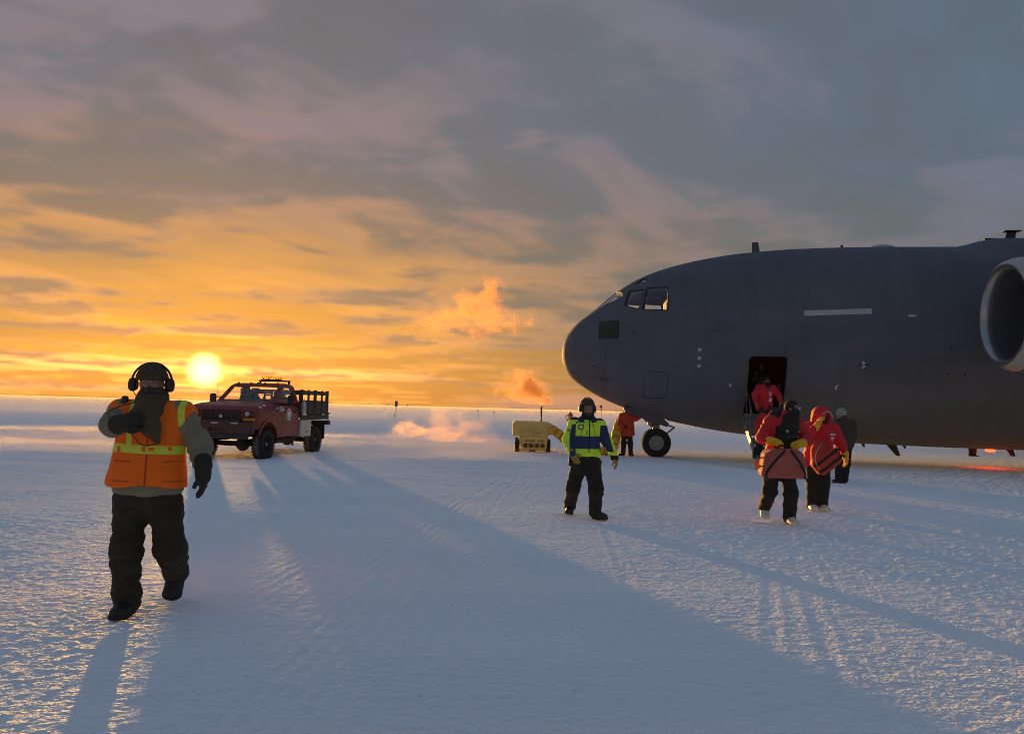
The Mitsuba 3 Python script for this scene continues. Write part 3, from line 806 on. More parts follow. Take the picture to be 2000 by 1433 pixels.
# chassis
obj('chassis_frame', tk(cat(rbox((5.1, 0.09, 0.18), 0.02, (-1.75, 0.42, 0.74)), rbox((5.1, 0.09, 0.18), 0.02, (-1.75, -0.42, 0.74)), rbox((0.1, 0.9, 0.12), 0.02, (-2.3, 0, 0.74)), rbox((0.9, 0.7, 0.4), 0.12, (-0.1, 0, 0.86)), rbox((1.0, 0.5, 0.3), 0.12, (-1.5, 0.55, 0.56)), cyl((-0.2, 0.2, 0.5), (-3.2, 0.1, 0.55), 0.045))), 'chassis', TRUCK, smooth=40)
for x in (0.0, -3.45):
    obj('axle', tk(cat(cyl((x, -0.8, 0.45), (x, 0.8, 0.45), 0.06), moved(trimesh.creation.icosphere(2).apply_transform(np.diag([.2, .19, .2, 1])), (x, 0.25 if x == 0 else 0, 0.43)), rbox((1.1, 0.07, 0.05), 0.015, (x, 0.48, 0.54)), rbox((1.1, 0.07, 0.05), 0.015, (x, -0.48, 0.54)), cyl((x + .12, -0.6, 0.40), (x + .12, 0.65, 0.40), 0.025))), 'chassis', TRUCK, smooth=40)
obj('side_step', tk(cat(rbox((0.9, 0.12, 0.04), 0.015, (-1.4, 0.92, 0.55)), cyl((-1.95, 0.85, 0.62), (-1.95, 0.85, 0.32), 0.03))), 'chassis', TRUCK)


def truck_wheel(x, y, r=0.447, w=0.28):
    s = 1 if y > 0 else -1
    h = w / 2
    base = lathe([(0.235, -h + .03), (0.26, -h), (0.33, -h - .006), (0.40, -h + .012), (r - .018, -h + .05), (r - .014, 0), (r - .018, h - .05), (0.40, h - .012), (0.33, h + .006), (0.26, h), (0.235, h - .03)], 56, 'y')
    k = obj('wheel', tk(moved(base, (x, y, r))), 'rubber', TRUCK, smooth=40)
    obj('packed_snow', tk(moved(lathe([(r - .013, -h + .052), (r - .008, -h + .06), (r - .008, h - .06), (r - .013, h - .052)], 56, 'y'), (x, y, r))), 'tread_snow', k)
    lugs = []
    for row, off in ((-0.105, 0), (-0.038, .5), (0.038, 0.1), (0.105, .6)):
        for i in range(34):
            a = (i + off) * 2 * np.pi / 34
            b = tm(bx((0.046, 0.058 if abs(row) < .1 else 0.066, 0.026)))
            b.apply_transform(trimesh.transformations.rotation_matrix(0.35 * np.sign(row), [0, 0, 1]))
            b.apply_translation([0, row, r - 0.007])
            b.apply_transform(trimesh.transformations.rotation_matrix(a, [0, 1, 0]))
            lugs.append(b)
    obj('tread_blocks', tk(moved(cat(*lugs), (x, y, r))), 'rubber', k, smooth=False, kind='stuff')
    rim = lathe([(0, 0.03), (0.075, 0.035), (0.085, 0.0), (0.16, -0.03), (0.19, 0.02), (0.215, 0.10), (0.24, 0.125), (0.243, 0.135), (0.245, -0.10), (0.0, -0.10)], 40, 'y')
    if s < 0:
        rim.vertices[:, 1] *= -1
        rim.invert()
    obj('rim', tk(moved(rim, (x, y, r))), 'chassis', k)
    obj('hub_cap', tk(cyl((x, y + s * 0.02, r), (x, y + s * 0.10, r), 0.06, 0.05)), 'ac_steel', k)
    for i in range(8):
        a = i * np.pi / 4
        obj('wheel_nut', tk(cyl((x + .115 * math.cos(a), y - s * .01, r + .115 * math.sin(a)), (x + .115 * math.cos(a), y + s * .02, r + .115 * math.sin(a)), 0.012, n=6)), 'ac_steel', k, smooth=False)


for x in (0.0, -3.45):
    for y in (0.86, -0.86):
        truck_wheel(x, y)
# mirrors, aerial, lamps on the roof
for s in (1, -1):
    mk = obj('door_mirror', tk(rbox((0.10, 0.20, 0.32), 0.05, (-0.90, s * 1.22, 1.68))), 'trim_black', TRUCK)
    obj('mirror_arm', tk(cat(cyl((-0.86, s * 0.93, 1.74), (-0.90, s * 1.16, 1.74), 0.016), cyl((-0.86, s * 0.95, 1.59), (-0.90, s * 1.16, 1.59), 0.016))), 'trim_black', mk)
    obj('door_handle', tk(rbox((0.16, 0.03, 0.05), 0.012, (-1.80, s * 0.995, 1.36))), 'trim_black', TRUCK)
obj('whip_aerial', tk(cyl((-0.40, -0.82, 1.58), (-0.46, -0.83, 2.30), 0.006, 0.003, 8)), 'trim_black', TRUCK)
for y in (-0.62, -0.22, 0.0, 0.22, 0.62):
    obj('clearance_lamp', tk(moved(trimesh.creation.icosphere(2).apply_transform(np.diag([0.055, 0.035, 0.035, 1])), (-1.26, y, 2.172))), 'amber_lens', TRUCK)
obj('roof_rack', tk(cat(rbox((0.10, 1.0, 0.045), 0.012, (-1.72, 0.30, 2.265)), rbox((0.06, 0.05, 0.09), 0.01, (-1.72, 0.76, 2.215)), rbox((0.06, 0.05, 0.09), 0.01, (-1.72, -0.16, 2.215)))), 'trim_black', TRUCK)
lb = obj('light_bar', tk(rbox((0.22, 0.60, 0.03), 0.012, (-1.72, 0.20, 2.30))), 'trim_black', TRUCK)
for y in (-0.02, 0.20, 0.42):
    obj('lens', tk(rbox((0.20, 0.17, 0.07), 0.025, (-1.72, y, 2.352))), 'yellow_lens', lb)
# flank lettering and emblem
def flank(mesh, x, z, y=0.992):
    m = mesh.copy()
    v = m.vertices.copy()
    m.vertices = np.c_[x - v[:, 0], y + v[:, 2], z + v[:, 1]]
    if m.volume < 0:
        m.invert()
    return tk(m)


obj('fleet_number', flank(meshkit.text_mesh('136', 0.12, 0.006, True), -0.63, 1.375), 'white_paint', TRUCK, smooth=False)
obj('number_prefix', flank(cat(*[moved(extr(sbox(0, 0, w, 0.03), 0.004), (x, 0, 0)) for x, w in ((0, .05), (.07, .09))]), -0.42, 1.43), 'white_paint', TRUCK, smooth=False)
em = Point(0, 0).buffer(0.17, quad_segs=10).difference(Point(0, 0).buffer(0.14, quad_segs=10))
cont = Polygon([(-.09, .02), (-.05, .09), (0, .07), (.05, .10), (.09, .03), (.08, -.06), (.02, -.10), (-.03, -.07), (-.02, -.02), (-.07, -.03)]).buffer(0.012)
el_ = obj('door_emblem', flank(extr(em, 0.005), -1.30, 1.27, 0.992), 'white_paint', TRUCK, smooth=False, label='round white emblem on the door')
obj('emblem_shape', flank(extr(cont, 0.005), -1.30, 1.27, 0.992), 'white_paint', el_, smooth=False)
for x, z in ((0.42, 1.50), (0.2, 1.545)):
    obj('fender_marking', tk(moved(rbox((0.15, 0.02, 0.05), 0.006), (x, 0.925, z - 0.02), rx=0.75)), 'white_paint', TRUCK)
# flatbed
DZ = 1.10
obj('bed_deck', tk(rbox((2.22, 1.98, 0.05), 0.01, (-3.22, 0, 1.20))), 'stake_green', TRUCK)
for s in (1, -1):
    obj('bed_rail', tk(rbox((2.24, 0.06, 0.15), 0.012, (-3.22, s * 1.0, 1.175))), 'stake_green', TRUCK)
obj('bed_bulkhead', tk(cat(rbox((0.05, 1.96, 0.42), 0.01, (-2.12, 0, 1.42)), rbox((0.05, 1.96, 0.06), 0.01, (-2.12, 0, 1.98)), *[rbox((0.05, 0.06, 0.6), 0.01, (-2.12, y, 1.72)) for y in (-.95, -.45, .45, .95)])), 'stake_green', TRUCK)


def stake_panel(x0, x1, y):
    """Side panel: posts, a deep lower board, a top rail and an open strip between them."""
    k = obj('stake_panel', tk(rbox((x1 - x0, 0.03, 0.44), 0.006, ((x0 + x1) / 2, y, 1.49))), 'stake_green', TRUCK)
    obj('top_rail', tk(rbox((x1 - x0, 0.045, 0.12), 0.008, ((x0 + x1) / 2, y, 1.95))), 'stake_green', k)
    n = 3
    for i in range(n):
        x = x0 + .035 + (x1 - x0 - .07) * i / (n - 1)
        obj('stake', tk(rbox((0.065, 0.05, 0.80), 0.008, (x, y + (0.012 if y > 0 else -0.012), 1.64))), 'stake_green', k)


for y in (0.985, -0.985):
    stake_panel(-3.18, -2.14, y)
    stake_panel(-4.30, -3.22, y)
tg = obj('tail_gate', tk(rbox((0.03, 1.9, 0.40), 0.006, (-4.32, 0, 1.47))), 'stake_green', TRUCK)
obj('top_rail', tk(rbox((0.045, 1.9, 0.12), 0.008, (-4.32, 0, 1.95))), 'stake_green', tg)
for y in (-0.92, -.3, .3, 0.92):
    obj('stake', tk(rbox((0.05, 0.06, 0.80), 0.008, (-4.33, y, 1.64))), 'stake_green', tg)
tb = obj('tool_box', tk(rbox((0.80, 0.45, 0.50), 0.012, (-2.50, 0.80, 0.84))), 'toolbox_grey', TRUCK, label='pale grey tool box hung below the flatbed')
obj('box_door', tk(rbox((0.70, 0.02, 0.42), 0.006, (-2.50, 1.027, 0.82))), 'toolbox_grey', tb)
obj('latch', tk(rbox((0.09, 0.02, 0.10), 0.006, (-2.48, 1.042, 0.90))), 'white_paint', tb)
obj('latch_plate', tk(rbox((0.14, 0.006, 0.04), 0.002, (-2.50, 1.039, 0.74))), 'trim_black', tb)
obj('mud_flap', tk(rbox((0.02, 0.42, 0.52), 0.006, (-4.05, 0.80, 0.72))), 'rubber', TRUCK)
obj('mud_flap', tk(rbox((0.02, 0.42, 0.52), 0.006, (-4.05, -0.80, 0.72))), 'rubber', TRUCK)
obj('rear_bumper', tk(cat(rbox((0.20, 1.98, 0.14), 0.02, (-4.52, 0, 0.98)), rbox((0.3, 0.1, 0.1), 0.02, (-4.4, .4, 0.95)), rbox((0.3, 0.1, 0.1), 0.02, (-4.4, -.4, 0.95)))), 'trim_black', TRUCK)
obj('tail_lamp', tk(rbox((0.06, 0.16, 0.10), 0.02, (-4.42, 0.9, 1.20))), 'amber_lens', TRUCK)
obj('rear_post', tk(cat(cyl((-4.46, 0.96, 1.05), (-4.46, 0.96, 1.30), 0.02), rbox((0.16, 0.08, 0.03), 0.01, (-4.48, 0.96, 1.30)))), 'trim_black', TRUCK)
obj('extinguisher', tk(moved(lathe([(0, 0), (0.07, 0.01), (0.075, 0.05), (0.075, 0.32), (0.05, 0.39), (0.02, 0.41), (0.02, 0.47), (0.0, 0.47)], 20), (-2.20, 1.06, 1.27))), 'toolbox_grey', TRUCK)
drum = thing('fuel_drum', 'olive drum standing on the flatbed behind the stake sides', 'drum')
obj('body', tk(moved(lathe([(0, 0), (0.22, 0), (0.225, 0.02), (0.22, 0.04), (0.22, 0.2), (0.23, 0.21), (0.22, 0.22), (0.22, 0.42), (0.225, 0.44), (0.21, 0.45), (0.20, 0.43), (0, 0.43)], 36), (-4.0, 0.66, 1.226))), 'olive_drab', drum)
obj('bung', tk(cyl((-3.9, 0.7, 1.65), (-3.9, 0.7, 1.675), 0.03)), 'ac_steel', drum)
# ---------------------------------------------------------------- people: signed distance bodies and garments
def s_cone(p, a, b, ra, rb):
    a, b = A(a, float), A(b, float)
    ab = b - a
    t = np.clip((p - a) @ ab / max(ab @ ab, 1e-9), 0, 1)
    return np.linalg.norm(p - a - t[:, None] * ab, axis=1) - (ra + (rb - ra) * t)


def s_ell(p, c, r, M=None):
    q = p - A(c, float)
    if M is not None:
        q = q @ M
    r = A(r, float)
    k = np.linalg.norm(q / r, axis=1)
    k2 = np.linalg.norm(q / r ** 2, axis=1)
    return np.where(k2 > 1e-9, k * (k - 1) / np.maximum(k2, 1e-9), -r.min())


def s_box(p, c, h, r=0.01, M=None):
    q = p - A(c, float)
    if M is not None:
        q = q @ M
    q = np.abs(q) - (A(h, float) - r)
    return np.linalg.norm(np.maximum(q, 0), axis=1) + np.minimum(q.max(1), 0) - r


def smin(k, *ds):
    d = ds[0]
    for e in ds[1:]:
        h = np.clip(0.5 + 0.5 * (e - d) / k, 0, 1)
        d = e * (1 - h) + d * h - k * h * (1 - h)
    return d


def rotz(a):
    return A([[math.cos(a), -math.sin(a), 0], [math.sin(a), math.cos(a), 0], [0, 0, 1.0]])


def folds(p, amp, seed, f=(7, 7, 15)):
    n = meshkit.fbm(p * A(f), 3, seed)
    r = 1 - np.abs(2 * meshkit.noise(p * A(f) * 0.8 + 5.1, seed + 3) - 1)
    return amp * ((n - 0.5) * 1.4 + 0.7 * (r - 0.5))


def seams(p, a, b, amp, n, ph=0.0):
    """Rings of slack cloth along a limb."""
    a, b = A(a, float), A(b, float)
    ab = b - a
    t = (p - a) @ ab / (ab @ ab)
    w = meshkit.noise(p * 9.0 + ph, 5)
    return amp * np.sin((t * n + w * 0.8 + ph) * 2 * np.pi) * np.clip(1 - (2 * t - 1) ** 2, 0, 1)


def torso(p, lo, hi, wl, dl, wh, dh, yaw):
    """Elliptic cone between two levels, with rounded ends."""
    lo, hi = A(lo, float), A(hi, float)
    ab = hi - lo
    t = np.clip((p - lo) @ ab / (ab @ ab), 0, 1)
    q = (p - lo - t[:, None] * ab) @ rotz(yaw)
    w, d = wl + (wh - wl) * t, dl + (dh - dl) * t
    k = np.sqrt((q[:, 0] / w) ** 2 + (q[:, 1] / d) ** 2 + (q[:, 2] / (0.6 * d)) ** 2)
    return (k - 1) * np.minimum(w, d)


def bounds(pts, pad):
    P = A(pts, float)
    return P.min(0) - pad, P.max(0) + pad


class Figure:
    """Joints in metres: x to the right in the picture, y away, z up, relative to 'at'. Limb 0 is the one on the left of the picture."""

    def __init__(self, key, at, J, yaw=0.0, face=0.0, scale=1.0, seed=1, hm=1.0):
        self.hm = hm
        self.k, self.J, self.yaw, self.face, self.at, self.sc, self.seed = key, {a: A(b, float) for a, b in J.items()}, yaw, face, A(at, float), scale, seed

    def put(self, m):
        m = tm(m).copy()
        m.apply_scale(self.sc)
        m.apply_translation(self.at)
        return m

    def add(self, name, m, mt, parent=None, smooth=True, **kw):
        return obj(name, self.put(m), mt, parent or self.k, smooth=smooth, **kw)

    def net(self, fn, pts, pad, h):
        lo, hi = bounds(pts, pad)
        return surface_nets(fn, lo, hi, h * self.hm)

    # -- head frame: x side, y forward, z up
    def hq(self, p):
        f = self.face
        fd, sd = A([math.sin(f), -math.cos(f), 0]), A([math.cos(f), math.sin(f), 0])
        q = p - self.J['head']
        return np.stack([q @ sd, q @ fd, q[:, 2]], 1)

    def hp(self, x, y, z):
        f = self.face
        return self.J['head'] + x * A([math.cos(f), math.sin(f), 0]) + y * A([math.sin(f), -math.cos(f), 0]) + A([0, 0, z])

    def s_head(self, p):
        q = self.hq(p)
        d = smin(0.03, s_ell(q, (0, -.008, .02), (.075, .097, .105)), s_ell(q, (0, .028, -.065), (.056, .066, .058)))
        d = smin(0.012, d, s_cone(q, (0, .088, .012), (0, .112, -.028), .009, .014), s_ell(q, (0, .085, .03), (.06, .016, .010)))
        d = smin(0.010, d, s_ell(q, (.078, -.005, -.005), (.012, .026, .034)), s_ell(q, (-.078, -.005, -.005), (.012, .026, .034)))
        for x in (-.031, .031):
            d = np.maximum(d, -s_ell(q, (x, .102, .010), (.019, .016, .011)))
            d = smin(0.004, d, s_ell(q, (x, .084, .009), (.014, .013, .0125)))
        d = np.maximum(d, -s_ell(q, (0, .096, -.064), (.026, .014, .0045)))
        return smin(0.008, d, s_ell(q, (0, .088, -.077), (.022, .010, .007)), s_ell(q, (0, .09, -.055), (.022, .010, .005)))

    def s_body(self, p):
        J = self.J
        d = smin(0.05, self.s_head(p), s_cone(p, J['head'] + A([0, .01, -.05]), J['neck'], .052, .062))
        t = torso(p, J['pelvis'], J['chest'], .15, .10, .17, .11, self.yaw)
        d = smin(0.07, d, t, s_cone(p, J['sh0'], J['sh1'], .06, .06))
        for i in '01':
            d = smin(0.03, d, s_cone(p, J['sh' + i], J['el' + i], .050, .042), s_cone(p, J['el' + i], J['wr' + i], .042, .030))
            d = smin(0.05, d, s_cone(p, J['hip' + i], J['kn' + i], .080, .058), s_cone(p, J['kn' + i], J['an' + i], .056, .040))
        return d

    def body(self, skin, h=0.012, label=None):
        pts = [v for k, v in self.J.items()] + [self.J['head'] + A([0, 0, .1])]
        return self.add('body', self.net(self.s_body, pts, 0.12, h), skin)

    # -- garments
    def s_jacket(self, p, g):
        J, s = self.J, self.seed
        up_ = J['chest'] - J['pelvis']
        hem = J['pelvis'] + up_ / np.linalg.norm(up_) * g['hem']
        d = torso(p, hem, J['chest'], g['wl'], g['dl'], g['wh'], g['dh'], self.yaw)
        d = smin(0.07, d, s_cone(p, J['sh0'], J['sh1'], g['rs'], g['rs']))
        d = smin(0.05, d, s_cone(p, J['neck'], J['neck'] + A([0, 0, g.get('collar', .05)]), g.get('rc', .085), g.get('rc', .085) * .95))
        d = d + folds(p, g.get('fold', .012), s)
        for i in '01':
            a, b, c = J['sh' + i], J['el' + i], J['wr' + i]
            arm = smin(0.03, s_cone(p, a, b, g['rs'], g['re']), s_cone(p, b, c, g['re'], g['rw']))
            arm = arm + folds(p, g.get('fold', .012), s + 7 + int(i), (11, 11, 11)) + seams(p, b, c, g.get('ring', .006), 3.3, s) + seams(p, a, b, g.get('ring', .006), 2.7, s + .3)
            d = smin(0.045, d, arm)
        # the hem is cut flat
        n = up_ / np.linalg.norm(up_)
        cut = (hem - n * g.get('flare', .03) - p) @ n + 0.008 * np.sin(p[:, 0] * 23 + s)
        near = np.minimum(np.linalg.norm(p - J['wr0'], axis=1), np.linalg.norm(p - J['wr1'], axis=1)) < 0.3
        arms = np.minimum(*[np.minimum(s_cone(p, J['sh' + i], J['el' + i], g['rs'], g['re']), s_cone(p, J['el' + i], J['wr' + i], g['re'], g['rw'])) for i in '01'])
        return np.where(near & (arms < 0.02), d, np.maximum(d, cut))

    def jacket(self, mt, g, h=0.010, name='jacket'):
        J = self.J
        pts = [J[k] for k in ('neck', 'chest', 'pelvis', 'sh0', 'sh1', 'el0', 'el1', 'wr0', 'wr1')] + [J['pelvis'] - A([0, 0, .1 + max(-g['hem'], 0)])]
        m = self.net(lambda p: self.s_jacket(p, g), pts, 0.22, h)
        self.jm = m
        return self.add(name, m, mt)

    def s_trousers(self, p, g):
        J, s = self.J, self.seed + 20
        d = s_ell(p, (J['hip0'] + J['hip1']) / 2 + A([0, 0, .02]), (g['wp'], g['dp'], .20), rotz(self.yaw))
        for i in '01':
            a, b, c = J['hip' + i], J['kn' + i], J['an' + i]
            leg = smin(0.05, s_cone(p, a, b, g['rt'], g['rk']), s_cone(p, b, c, g['rk'], g['ra']))
            leg = leg + seams(p, a, b, g.get('ring', .006), 3.2, s * .3) + seams(p, b, c, g.get('ring', .006) * 1.3, 4.2, s * .7)
            d = smin(0.04, d, leg)
        return d + folds(p, g.get('fold', .012), s, (8, 8, 13))

    def trousers(self, mt, g, h=0.010):
        J = self.J
        m = self.net(lambda p: self.s_trousers(p, g), [J[k + i] for k in ('hip', 'kn', 'an') for i in '01'], 0.24, h)
        return self.add('trousers', m, mt)

    def boots(self, mt, sole, r=0.055, ln=0.0, h=0.008, shaft=0.12, fat=1.0):
        for i in '01':
            a, t = self.J['an' + i], self.J['to' + i]
            kn = self.J['kn' + i]
            d_ = t - a
            ax = d_ / np.linalg.norm(d_)
            upv = kn - a
            upv /= np.linalg.norm(upv)
            side_ = np.cross(ax, upv)
            side_ /= np.linalg.norm(side_)
            # the sole plane: through the toe and the heel
            drop = A([0, 0, -1.0]) if abs(ax[2]) < 0.5 else -upv
            heel = a + drop * (0.085 if abs(ax[2]) < .5 else 0.07) - A([ax[0], ax[1], 0]) * 0.045
            fx = t - heel
            L = np.linalg.norm(fx)
            fx /= L
            nz = np.cross(side_, fx)
            nz /= np.linalg.norm(nz)
            if nz @ upv < 0:
                nz = -nz
            sd = np.cross(nz, fx)

            def fn(p):
                q = np.stack([(p - heel) @ fx, (p - heel) @ sd, (p - heel) @ nz], 1)
                w = (0.041 + 0.011 * np.clip(q[:, 0] / L, 0, 1)) * fat
                k = q.copy()
                k[:, 1] *= 0.046 / w
                foot = smin(0.03, s_cone(k, (0.045, 0, .045), (L - .05, 0, .035), .050, .048), s_cone(k, (0.06, 0, .08), (L - .10, 0, .055), .05, .042))
                d = smin(0.03, foot, s_cone(p, a, a + upv * shaft, r, r * 1.08))
                d = d + 0.003 * np.sin((p @ upv) * 120) * np.clip((q[:, 2] - .06) * 20, 0, 1)
                return np.maximum(d, 0.004 - q[:, 2])
            m = self.net(fn, [a, t, heel, a + upv * shaft], 0.10, h)
            k = self.add('boot', m, mt)
            if sole:
                def fs(p):
                    q = np.stack([(p - heel) @ fx, (p - heel) @ sd, (p - heel) @ nz], 1)
                    w = (0.046 + 0.011 * np.clip(q[:, 0] / L, 0, 1)) * fat
                    q2 = q.copy()
                    q2[:, 1] *= 0.05 / w
                    q2[:, 2] = 0
                    o = s_cone(q2, (0.045, 0, 0), (L - .05, 0, 0), .056, .054)
                    return np.maximum(o, np.maximum(q[:, 2] - .026, -.006 - q[:, 2]))
                self.add('sole', self.net(fs, [heel, t], 0.10, h * .8), sole, k, smooth=30)

    def glove(self, i, mt, normal, curl=0.5, thumb=1, r=0.0125, spread=0.021, cuff=0.05, h=0.0055, gap=0.008, fat=1.0, rc=0.045):
        """A hand: palm, four fingers of unequal length bent at the knuckles, and a thumb from the side of the palm."""
        w, e = self.J['wr' + i], self.J['ha' + i]
        d = e - w
        Lh = np.linalg.norm(d)
        d = d / Lh
        n = A(normal, float)
        n = n - d * (n @ d)
        n /= np.linalg.norm(n)
        s = np.cross(d, n) * thumb
        segs = []
        pl = 0.095
        for j, (ln, off) in enumerate(((.072, 1.5), (.080, .5), (.075, -.5), (.058, -1.5))):
            b = w + d * (pl - (0.008 if abs(off) > 1 else 0)) + s * off * spread
            a0 = 0.25 * curl + 0.05 * j * curl
            dr_ = d + s * off * 0.05
            for q, f in enumerate((.46, .31, .26)):
                a0 += curl * (0.75 if q else 0.35)
                dv = math.cos(a0) * dr_ + math.sin(a0) * n
                c = b + dv * ln * f * 1.05
                segs.append((b, c, r * (1.06 - .07 * q), r * (1.0 - .07 * q)))
                b = c
        tb = w + d * .030 + s * .030
        t1 = tb + (d * .55 + s * .62 + n * .45) * .048
        t2 = t1 + (d * .80 + s * .15 + n * .50) * .036
        t3 = t2 + (d * .85 - s * .05 + n * .42) * .026
        ths = [(tb, t1, r * 1.35, r * 1.15), (t1, t2, r * 1.15, r * 1.05), (t2, t3, r * 1.05, r * .9)]
        M = np.stack([s, d, n], 1)

        def fn(p):
            dd = s_box(p, w + d * .055, (.044 * fat, .050, .020 * fat), .019, M)
            fi = [s_cone(p, *sg) for sg in segs]
            f4 = [np.minimum(np.minimum(fi[3 * j], fi[3 * j + 1]), fi[3 * j + 2]) for j in range(4)]
            fo = smin(gap * .35, *f4)
            th = smin(0.006, *[s_cone(p, *sg) for sg in ths])
            dd = smin(0.014, dd, fo)
            dd = smin(0.016, dd, th)
            cu = s_cone(p, w - d * cuff, w + d * .025, rc, rc * .86)
            return smin(0.015, dd, cu) + 0.003 * (meshkit.fbm(p * 40, 2, 3) - .5)
        m = self.net(fn, [w - d * cuff, w, e, t3] + [sg[1] for sg in segs], 0.06, h)
        return self.add('glove', m, mt)

    def headset(self, mt, mt2, band=True, mic=True, r=0.128):
        k = numbered(self.k + '__headset')
        a = np.linspace(-1.42, 1.42, 25)
        if band:
            pts = [self.hp(math.sin(t) * (r - .012), -.005, .005 + math.cos(t) * .150) for t in a]
            obj('headband', self.put(tube(pts, 0.009, 8)), mt, k, smooth=True)
        for s in (-1, 1):
            c = self.hp(s * (r - .018), .0, -.012)

            def fc(p, c=c):
                q = self.hq(p) - A([s * (r - .022), .0, -.012])
                return s_ell(q, (0, 0, 0), (.034, .040, .055)) * .6 + .4 * s_box(q, (0, 0, 0), (.026, .036, .050), .02)
            kc = obj('ear_cup', self.put(self.net(fc, [c], 0.075, 0.006)), mt, k, smooth=True)
            obj('cup_pad', self.put(moved(lathe([(.020, -.01), (.037, -.008), (.043, 0), (.037, .008), (.020, .01)], 24, 'x'), self.hp(s * (r - .045), 0, -.012), rz=self.face)), mt2, kc, smooth=True)
        if mic:
            P = catmull([self.hp(r - .02, .02, -.04), self.hp(r - .02, .07, -.07), self.hp(.06, .125, -.075), self.hp(.03, .135, -.07)], 6)
            obj('microphone', self.put(tube(P, [.004] * (len(P) - 4) + [.009] * 4, 8)), mt2, k, smooth=True)
        return k

    def cap_shell(self, name, mt, grow=0.012, zcut=0.035, tilt=0.0, h=0.008, knit=0.0, pom=False):
        """A hat: the skull grown outward and cut along the brow."""
        def fn(p):
            q = self.hq(p)
            d = smin(0.02, s_ell(q, (0, -.010, .02), (.080 + grow, .100 + grow, .108 + grow)), s_ell(q, (0, -.02, .0), (.078 + grow, .095 + grow, .09)))
            if knit:
                d = d + knit * np.sin(q[:, 2] * 300) + 0.004 * (meshkit.fbm(p * 30, 2, 9) - .5)
            return np.maximum(d, zcut - tilt * q[:, 1] - q[:, 2])
        return self.add(name, self.net(fn, [self.J['head'] + A([0, 0, .02])], 0.15, h), mt)

    def on_front(self, poly_or_mesh, x, z, mt, name, parent, host=None, lift=0.004, smooth=False, back=False, label=None):
        """Flat print or patch laid on the front of the jacket at x, z."""
        m = poly_or_mesh if hasattr(poly_or_mesh, 'faces') else extr(poly_or_mesh, 0.004)
        m = tm(m).subdivide_to_size(0.03, max_iter=4) if not hasattr(poly_or_mesh, 'faces') else m
        host = host or self.jm
        v = m.vertices
        o = np.stack([x + v[:, 0], 0 * v[:, 0] + (-1.2 if not back else 1.2), z + v[:, 1]], 1)
        loc, ri, _ = host.ray.intersects_location(o, np.tile([0, 1.0 if not back else -1.0, 0], (len(o), 1)), multiple_hits=False)
        y = np.full(len(o), np.nan)
        y[ri] = loc[:, 1]
        y = np.where(np.isfinite(y), y, np.nanmedian(y))
        y = 0.35 * y + 0.65 * np.poly1d(np.polyfit(v[:, 0], y, 1))(v[:, 0]) if len(v) > 8 else y
        ymin = y - (lift + v[:, 2]) * (1 if not back else -1) - 0.002
        m2 = trimesh.Trimesh(np.stack([o[:, 0], ymin, o[:, 2]], 1), m.faces, process=False)
        return self.add(name, m2, mt, parent, smooth=smooth, label=label)


def sheet_of(mesh, planes, lift):
    """The part of a mesh between planes (point, normal), lifted off it: webbing or tape sewn on cloth."""
    m = mesh.copy()
    m.merge_vertices()
    for o, n in planes:
        m = trimesh.intersections.slice_mesh_plane(m, n, o)
    m.merge_vertices()
    n = m.vertex_normals
    a = trimesh.Trimesh(m.vertices + n * lift, m.faces, process=False)
    return a
mat('skin_warm', (0.36, 0.20, 0.14), 0.55, var=0.15, vs=30)
mat('skin_dark', (0.26, 0.14, 0.09), 0.55, var=0.15, vs=30)
mat('hivis_orange', (1.0, 0.17, 0.004), 0.8, var=0.08, vs=7, bump=0.0012, bs=400)
mat('hivis_lime', (0.66, 0.74, 0.06), 0.6, var=0.12, vs=30)
mat('tape_silver', (0.55, 0.56, 0.56), 0.35)
mat('parka_grey', (0.22, 0.195, 0.135), 0.85, var=0.2, vs=10)
mat('cloth_black', (0.020, 0.018, 0.016), 0.9, var=0.4, vs=12, sheen=0.3)
mat('cloth_brown', (0.034, 0.025, 0.014), 0.9, var=0.35, vs=12, sheen=0.3)
mat('glove_black', (0.026, 0.023, 0.014), 0.8, var=0.4, vs=25)
mat('glove_tan', (0.30, 0.21, 0.06), 0.8, var=0.3, vs=25)
mat('glove_yellow', (0.80, 0.42, 0.02), 0.75, var=0.25, vs=25)
mat('boot_black', (0.018, 0.017, 0.016), 0.55, var=0.3, vs=14)
mat('boot_white', (0.70, 0.66, 0.56), 0.5, var=0.12, vs=14)
mat('parka_red', (0.58, 0.018, 0.028), 0.75, var=0.2, vs=8, sheen=0.2)
mat('parka_rust', (0.58, 0.065, 0.028), 0.75, var=0.2, vs=8)
mat('hat_knit', (0.075, 0.048, 0.030), 0.95, var=0.3, vs=30)
mat('hat_grey', (0.30, 0.30, 0.29), 0.95, var=0.3, vs=30)
mat('gaiter', (0.085, 0.060, 0.030), 0.95, var=0.3, vs=25)
mat('plastic_black', (0.018, 0.018, 0.017), 0.45)
mat('metal_dot', (0.8, 0.8, 0.8), 0.2, 0.8)
mat('olive_jacket', (0.055, 0.050, 0.032), 0.85, var=0.25, vs=9)
mat('patch_white', (0.72, 0.72, 0.72), 0.7)
mat('patch_navy', (0.02, 0.025, 0.06), 0.7)
mat('bag_rose', (0.40, 0.10, 0.082), 0.8, var=0.3, vs=9, bump=0.002, bs=120)
mat('bag_orange', (0.42, 0.045, 0.022), 0.8, var=0.25, vs=9, bump=0.002, bs=120)
mat('strap_black', (0.018, 0.016, 0.016), 0.8)
mat('fur', (0.03, 0.026, 0.022), 1.0, var=0.6, vs=60)
mat('fur_pale', (0.42, 0.38, 0.33), 1.0, var=0.4, vs=60)
mat('tag_orange', (0.85, 0.22, 0.03), 0.6)
mat('mirror_lens', (0.35, 0.60, 0.80), 0.08, 0.8)
